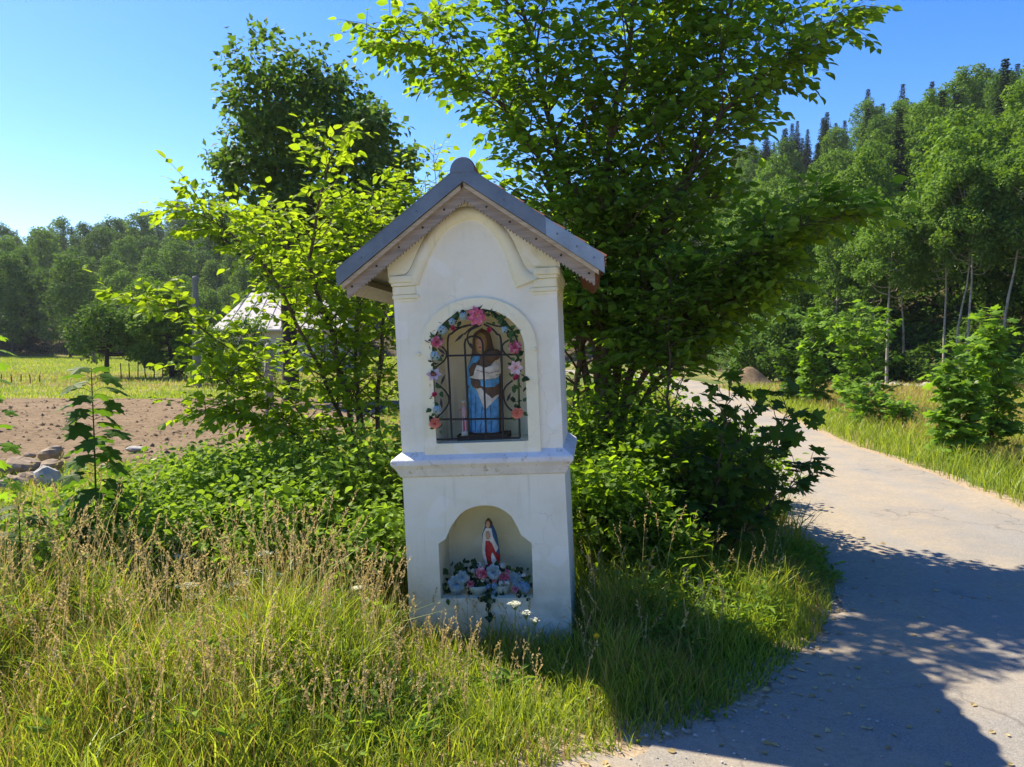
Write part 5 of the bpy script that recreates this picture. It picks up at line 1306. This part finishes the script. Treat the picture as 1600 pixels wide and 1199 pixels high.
BL = [(-3.9, 5.6, 1.0, .50), (-3.4, 5.1, .9, .42), (-3.0, 6.2, 1.1, .62), (-2.7, 5.3, .9, .58), (-2.3, 6.0, 1.1, .80), (-2.0, 5.2, .9, .66), (-1.65, 5.9, 1.0, .92), (-1.4, 5.1, .8, .74), (-1.05, 5.6, .9, .98), (-.85, 4.95, .55, .62), (-.75, 6.1, .9, 1.1), (-1.9, 6.9, 1.1, .9), (-2.9, 7.2, 1.2, .6), (-3.3, 8.3, 1.0, .5), (-2.6, 8.6, 1.2, .6)]
ORD = ['leftmost', 'second', 'third', 'fourth', 'fifth', 'sixth', 'seventh', 'eighth', 'ninth', 'tenth', 'eleventh', 'twelfth', 'thirteenth', 'fourteenth', 'fifteenth', 'sixteenth', 'seventeenth', 'eighteenth']
def nth(k): return 'leftmost' if k == 0 else ORD[k] + ' from the left'
BL.sort(key=lambda b: b[0] / b[1])
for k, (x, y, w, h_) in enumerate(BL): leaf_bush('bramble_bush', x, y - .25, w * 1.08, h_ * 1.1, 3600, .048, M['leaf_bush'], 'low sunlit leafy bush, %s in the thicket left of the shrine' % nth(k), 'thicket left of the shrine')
BR = [(.62, 5.35, .7, .95), (1.05, 5.9, .9, 1.15), (.75, 6.4, 1.0, 1.45), (1.5, 6.5, 1.0, 1.2), (2.0, 6.9, .9, .95), (1.3, 7.4, 1.1, 1.4), (2.25, 8.2, 1.0, .8), (.3, 7.2, 1.0, 1.3), (.95, 5.2, .6, .6)]
BR.sort(key=lambda b: b[0] / b[1])
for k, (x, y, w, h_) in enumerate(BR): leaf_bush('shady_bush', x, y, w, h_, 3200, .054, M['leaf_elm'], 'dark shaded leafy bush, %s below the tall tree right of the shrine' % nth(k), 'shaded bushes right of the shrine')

# ---- grass
def blades(mb, x, y, z, h, w, rng, bend=.5, mi=0, az=None):
    n = len(x); a = rng.random(n) * 6.283 if az is None else az; d = np.stack([np.cos(a), np.sin(a), 0 * a], 1); b = bend * (.3 + 1.0 * rng.random(n)); fa_ = rng.random(n) * 3.1416
    s = np.stack([np.cos(fa_), np.sin(fa_), 0 * a], 1); base = np.stack([x, y, z], 1); V = []
    for t, k in ((0, 1), (.35, .9), (.7, .62)):
        c = base + d * (b * h * t * t)[:, None] + np.stack([0 * h, 0 * h, h * t * (1 - .22 * b * t)], 1); V += [c - s * (w * k * .5)[:, None], c + s * (w * k * .5)[:, None]]
    V.append(base + d * (b * h)[:, None] + np.stack([0 * h, 0 * h, h * (1 - .30 * b)], 1)); V = np.stack(V, 1); f = np.array([[0, 1, 3], [0, 3, 2], [2, 3, 5], [2, 5, 4], [4, 5, 6]])
    mb.add(V.reshape(-1, 3), (f[None] + (np.arange(n) * 7)[:, None, None]).reshape(-1, 3), mi); return V[:, 6], V[:, 4]

SMIn = np.array(SMI)
def in_shrine(x, y):
    u = SMIn[0, 0] * x + SMIn[0, 1] * y + SMIn[0, 3]; w = SMIn[1, 0] * x + SMIn[1, 1] * y + SMIn[1, 3]; return (np.abs(u) < HW + .015) & (w > -.02) & (w < DEP + .02)
def sample(n, x0, x1, y0, y1, rng, keep):
    x = rng.uniform(x0, x1, n); y = rng.uniform(y0, y1, n); k = keep(x, y) ; return x[k], y[k]
def edge_dist(x, y):
    """rough distance to the asphalt for the near verge"""
    d = np.full(len(x), 9.0); pl = RL[(RL[:, 1] > 1.5) & (RL[:, 1] < 14)]
    for p in pl: d = np.minimum(d, np.hypot(x - p[0], y - p[1]))
    return d
rgx = np.random.default_rng(77)
def verge_h(x, y):
    e = edge_dist(x, y); hh_ = np.interp(x, [-4, -1.3, -.7, -.3, .3, .7, 2.5], [.56, .54, .44, .30, .28, .40, .46]); hh_ = hh_ * np.interp(e, [0, .25, .8, 1.3], [.26, .52, .92, 1.0])
    hh_ = hh_ * np.where((x > -.62) & (x < .42), np.interp(y, [3.25, 3.6], [1, .52]), 1)
    return hh_ * (.48 + .95 * vnoise(x, y, .36, 21)) * np.where(x < -.65, np.interp(y, [3.9, 4.7], [1, .42]), 1)
inframe = lambda x, y: np.abs(x) < .72 * y + .9
keep = lambda x, y: (~in_road(x, y, .06 * rgx.random(len(x)) - .02)) & (~in_shrine(x, y)) & inframe(x, y)
mb = MB()
x, y = sample(120000, -5.2, 3.1, 2.4, 6.3, rgx, lambda x, y: keep(x, y) & (rgx.random(len(x)) < np.interp(y, [2.6, 4.5, 6.3], [1, .85, .45])) & (rgx.random(len(x)) < .35 + .9 * vnoise(x, y, .28, 31)))
h_ = verge_h(x, y) * (.35 + .75 * rgx.random(len(x))); blades(mb, x, y, 0 * x, h_, .0052 * (.6 + .8 * rgx.random(len(x))), rgx, .5, 0)
x, y = sample(26000, -5.2, 3.1, 2.4, 6.3, rgx, keep); k = vnoise(x, y, .9, 41) > .36; x, y = x[k], y[k]
blades(mb, x, y, 0 * x, verge_h(x, y) * .62, .0095 * (.6 + .8 * rgx.random(len(x))), rgx, .9, 1)
x, y = sample(30000, -5.2, 3.1, 2.4, 6.3, rgx, keep); k = (vnoise(x, y, .7, 51) + .10 * (x < -.6)) > .55; x, y = x[k], y[k]
blades(mb, x, y, 0 * x, verge_h(x, y) * (.6 + .6 * rgx.random(len(x))), .0032 * (.7 + .6 * rgx.random(len(x))), rgx, .4, 2)
x, y = sample(9000, -5.2, 2.6, 2.6, 5.6, rgx, keep); k = vnoise(x, y, .35, 57) > .52; x, y = x[k], y[k]
blades(mb, x, y, 0 * x, verge_h(x, y) * (.9 + .5 * rgx.random(len(x))), .0085 * (.7 + .6 * rgx.random(len(x))), rgx, .8, 0)
tag(mb.build('verge_grass', [M['grass'], M['grass_dark'], M['straw']], None), 'tall green and straw-coloured grass on the verge round the shrine', 'grass', kind='stuff')

# seed-bearing stalks
mb = MB(); x, y = sample(7500, -4.6, 2.4, 2.8, 5.6, rgx, lambda x, y: keep(x, y) & (edge_dist(x, y) > .35)); k = rgx.random(len(x)) < np.interp(x, [-4, -.8, -.45, .2, .5, 2.4], [.72, .75, .55, .05, .2, .14]) * (.3 + .9 * vnoise(x, y, .6, 61)); x, y = x[k], y[k]
n = len(x); h_ = verge_h(x, y) * (1.0 + .65 * rgx.random(n)) + .05; tip, sub = blades(mb, x, y, 0 * x, h_, np.full(n, .0032), rgx, .26, 0)
dirn = unit(tip - sub); NS = 16; fr0 = np.repeat(np.linspace(0, 1, NS)[None], n, 0); L0 = (.07 + .07 * rgx.random(n)); pos = tip[:, None] - dirn[:, None] * (L0[:, None] * (1 - fr0))[..., None] * 1.1
sd = rgx.normal(size=(n, NS, 3)); dd = dirn[:, None] * .9 + sd * .42; X, Y, Z = frames(dd.reshape(-1, 3), rgx.normal(size=(n * NS, 3))); mb.inst(T_CD[0] * [.55, 1, 1], T_CD[1], pos.reshape(-1, 3), X, Y, Z, .017 * (.7 + .6 * rgx.random(n * NS)), 0)
tag(mb.build('grass_seed_heads', [M['seed']], None), 'straw-coloured seed heads standing above the verge grass', 'grass', kind='stuff')

# broad-leaved weeds between the grass
mb = MB(); x, y = sample(7000, -5, 2.8, 2.75, 6.0, rgx, keep); k = (vnoise(x, y, .45, 71) > .54) & (rgx.random(len(x)) < np.interp(y, [2.8, 3.8], [.45, 1])); x, y = x[k], y[k]; n = len(x); per = 7
hh_ = verge_h(x, y) * (.45 + .4 * rgx.random(n)); t = rgx.random((n, per)); a = rgx.random((n, per)) * 6.283
pos = np.stack([x[:, None] + .03 * np.cos(a), y[:, None] + .03 * np.sin(a), hh_[:, None] * (.2 + .8 * t)], -1).reshape(-1, 3); d = np.stack([np.cos(a), np.sin(a), .35 + 0 * a], -1).reshape(-1, 3) + rgx.normal(size=(n * per, 3)) * .2
X, Y, Z = frames(d, np.array([0, 0, 1.]) + rgx.normal(size=(n * per, 3)) * .4); mb.inst(T_NR[0], T_NR[1], pos, X, Y, Z, .06 * (.5 + .9 * rgx.random(n * per)), 0)
tag(mb.build('verge_weeds', [M['leaf_bush']], None), 'mixed broad-leaved weeds growing through the verge grass', 'weeds', kind='stuff')

# meadow right of the road, and strips of grass further off
def far_grass(name, lab, n, x0, x1, y0, y1, hgt, wid, mats, pick, keepf, seed):
    r = np.random.default_rng(seed); mb = MB(); yy = y0 * (y1 / y0) ** r.random(n); xx = r.uniform(x0, x1, n); k = keepf(xx, yy) & inframe(xx, yy); xx, yy = xx[k], yy[k]; m = pick(xx, yy, r); sc = .6 + .4 * (yy / y0)
    for mi in range(len(mats)):
        s = m == mi
        if s.any(): blades(mb, xx[s], yy[s], H(xx[s], yy[s]), hgt * (.5 + .8 * r.random(s.sum())) * (np.where(xx[s] < -.42 * yy[s], .35, 1) if name == 'rough_grass' else 1), wid * sc[s] * (.7 + .6 * r.random(s.sum())), r, .6, mi)
    tag(mb.build(name, mats, None), lab, 'grass', kind='stuff')
right_edge = lambda y: np.interp(y, ROAD_R[5:, 1], ROAD_R[5:, 0])
far_grass('meadow_grass', 'green and golden dry grass right of the road', 90000, 4.6, 24, 7.0, 34, .36, .008, [M['grass'], M['straw'], M['grass_dark']],
          lambda x, y, r: np.where(x - right_edge(y) < .8 + .9 * r.random(len(x)), np.where(r.random(len(x)) < .8, 0, 2), np.where(r.random(len(x)) < .30 + .9 * (vnoise(x, y, 2.2, 81) - .35), 0, 1)), lambda x, y: x > right_edge(y) + .05 + .08 * vnoise(x, y, .3, 82), 5)
far_grass('roadside_grass', 'green grass on the left side of the road behind the shrine', 42000, -3, 6.5, 6.2, 34, .34, .008, [M['grass'], M['straw'], M['grass_dark']], lambda x, y, r: np.where(r.random(len(x)) < .6, 0, np.where(r.random(len(x)) < .5, 1, 2)), lambda x, y: x < np.interp(y, ROAD_L[3:, 1], ROAD_L[3:, 0]) - .05, 6)
far_grass('rough_grass', 'rough green grass between the thicket and the ploughed soil', 30000, -9, -.6, 6.2, 10.9, .30, .008, [M['grass'], M['straw'], M['grass_dark']], lambda x, y, r: np.where(r.random(len(x)) < .62, 0, np.where(r.random(len(x)) < .35, 1, 2)), lambda x, y: ~in_shrine(x, y), 8)
far_grass('field_grass', 'short bright grass on the strips of the left meadow', 120000, -62, -2, 24.5, 105, .18, .020, [M['grass'], M['straw']], lambda x, y, r: np.where((y < 33) | (y > 48) | (r.random(len(x)) < .6), 0, 1), lambda x, y: np.ones(len(x), bool), 7)

# ---- white umbels and yellow flowers, each a plant of its own
def umbel(px, py, d, lab, size=.05, rng=ru):
    head = P(px, py, d); g = np.array([head[0] + rng.normal() * .04, head[1] + rng.normal() * .04, 0]); root = thing('umbel_flower', g, lab, 'flower', 'white umbel flowers in the verge'); h3 = head - g
    mb = MB(); mb.tube(resample([(0, 0, 0), h3 * .5 + [rng.normal() * .02, 0, 0], h3], 8), np.linspace(.0035, .002, 8), 5); st_ = mb.build('stem', M['stem_green'], root, True); mb = MB(); rays = MB()
    for k in range(18):
        r = size * math.sqrt((k + .5) / 18); a = k * 2.4; c = h3 + np.array([r * math.cos(a), r * math.sin(a), .018 - .18 * r * r / size]); rays.tube([h3 - [0, 0, .022], c], .0009, 3)
        m = 7; aa = rng.random(m) * 6.28; X, Y, Z = frames(np.stack([np.cos(aa), np.sin(aa), .1 + 0 * aa], 1), np.array([0, 0, 1.]) + rng.normal(size=(m, 3)) * .3); mb.inst(T_OV[0] * [1.3, 1, 1], T_OV[1], c + rng.normal(size=(m, 3)) * .003, X, Y, Z, .011)
    mb.build('umbel', M['petal_white'], root); rays.build('ray', M['stem_green'], root)
for px, py, d, sz, lab in [(412, 868, 4.5, .055, 'white umbel above the others at the top of the cluster left of the shrine'), (428, 902, 4.4, .05, 'white umbel at the right of the cluster left of the shrine'), (394, 897, 4.4, .06, 'broad white umbel in the middle of the cluster left of the shrine'), (380, 915, 4.3, .045, 'white umbel low in the middle of the cluster'), (362, 918, 4.3, .045, 'white umbel at the left of the cluster'), (293, 918, 4.2, .055, 'single white umbel left of the cluster'), (305, 935, 4.2, .05, 'white umbel just below the single left one'), (275, 845, 4.7, .06, 'pale umbel high over the thicket edge'), (245, 838, 4.8, .06, 'pale umbel left of the high one over the thicket'), (287, 872, 4.6, .055, 'greenish umbel between the thicket and the cluster'), (370, 940, 4.1, .04, 'small white umbel below the cluster'), (492, 948, 4.0, .035, 'small white umbel midway between the cluster and the shrine'), (560, 923, 4.1, .03, 'tiny white umbel near the left wall of the shrine'), (805, 948, 3.75, .028, 'small white umbel standing before the lower niche'), (822, 962, 3.72, .024, 'greenish small umbel right of the lower niche bowl'), (836, 972, 3.7, .026, 'small white umbel at the right foot of the shrine'), (288, 1125, 3.1, .05, 'pale umbel low at the front of the verge'), (480, 872, 4.6, .06, 'greenish umbel high beside the dark grass gap')]:
    umbel(px, py, d, lab, sz)
def yellow(px, py, d, lab):
    head = P(px, py, d); g = np.array([head[0] + .02, head[1], 0]); root = thing('yellow_flower', g, lab, 'flower', 'yellow flowers in the verge'); h3 = head - g; mb = MB(); mb.tube(resample([(0, 0, 0), h3 * .5 + [.015, 0, 0], h3], 6), .0016, 4); mb.build('stem', M['stem_green'], root); mb = MB()
    for k in range(14): petal_grid(mb, .016, .007, k * .4488, .35 + .3 * (k % 2), .2, .1, 0)
    o = mb.build('blossom', M['petal_yellow'], root); o.location = tuple(h3); o.rotation_euler = (.6, 0, 0)
for px, py, d, lab in [(338, 1032, 3.5, 'yellow flower in the middle of the left grass'), (182, 1034, 3.5, 'yellow flower in the left grass below the thicket'), (214, 978, 3.7, 'yellow flower high in the left grass'), (314, 1024, 3.6, 'yellow flower just left of the middle one'), (932, 995, 3.6, 'yellow flower right of the shrine foot'), (606, 1016, 3.7, 'yellow flower by the left foot of the shrine'), (108, 1050, 3.4, 'yellow flower near the left picture edge'), (270, 1028, 3.5, 'orange-yellow flower between two others in the left grass')]: yellow(px, py, d, lab)

# pebbles on the road edge
rp = np.random.default_rng(9); mes = [rock(rp, .012, .010, .006, 7, 4).mesh('pebble', M['stone_a']) for _ in range(3)]
mb = MB()
for k in range(420):
    i = rp.integers(14, 70); p = RL[i] + unit(RR[i] - RL[i]) * (abs(rp.normal()) * .28 - .08); s = .5 + 1.2 * rp.random() ** 2; me_ = rock(rp, .008 * s, .007 * s, .005 * s, 6, 4); mb.add(np.concatenate(me_.v) + [p[0], p[1], .017], np.concatenate(me_.f))
tag(mb.build('road_gravel', M['stone_a'], None), 'loose grit along the sandy edge of the road', 'gravel', kind='stuff')

# ---- the summer air: pale even haze round the whole place
mb = MB(); mb.box((0, 0, 34), (1000, 1000, 36)); hz = mb.build('haze', None, None); hz.data.materials.clear()
t = NT('summer_haze'); pv = t.n('ShaderNodeVolumePrincipled'); pv.inputs['Color'].default_value = (.80, .88, 1.0, 1); pv.inputs['Density'].default_value = .00020; pv.inputs['Anisotropy'].default_value = .3
t.l(pv.outputs[0], t.out.inputs['Volume']); hz.data.materials.append(t.mat); tag(hz, kind='stuff')

# fallen leaves and grit near the verge
rl2 = np.random.default_rng(19); n = 260; ii = rl2.integers(20, 62, n); pp = RL[ii] + unit(RR[ii] - RL[ii]) * (rl2.random((n, 1)) ** 2 * 1.6); aa = rl2.random(n) * 6.28
X, Y, Z = frames(np.stack([np.cos(aa), np.sin(aa), .05 + 0 * aa], 1), np.array([0, 0, 1.]) + rl2.normal(size=(n, 3)) * .25); mb = MB(); mb.inst(T_OV[0], T_OV[1], np.c_[pp, np.full(n, .020)], X, Y, Z, .014 + .026 * rl2.random(n))
tag(mb.build('fallen_leaves', M['seed'], None), 'small dry leaves fallen on the road beside the verge', 'leaves', kind='stuff')
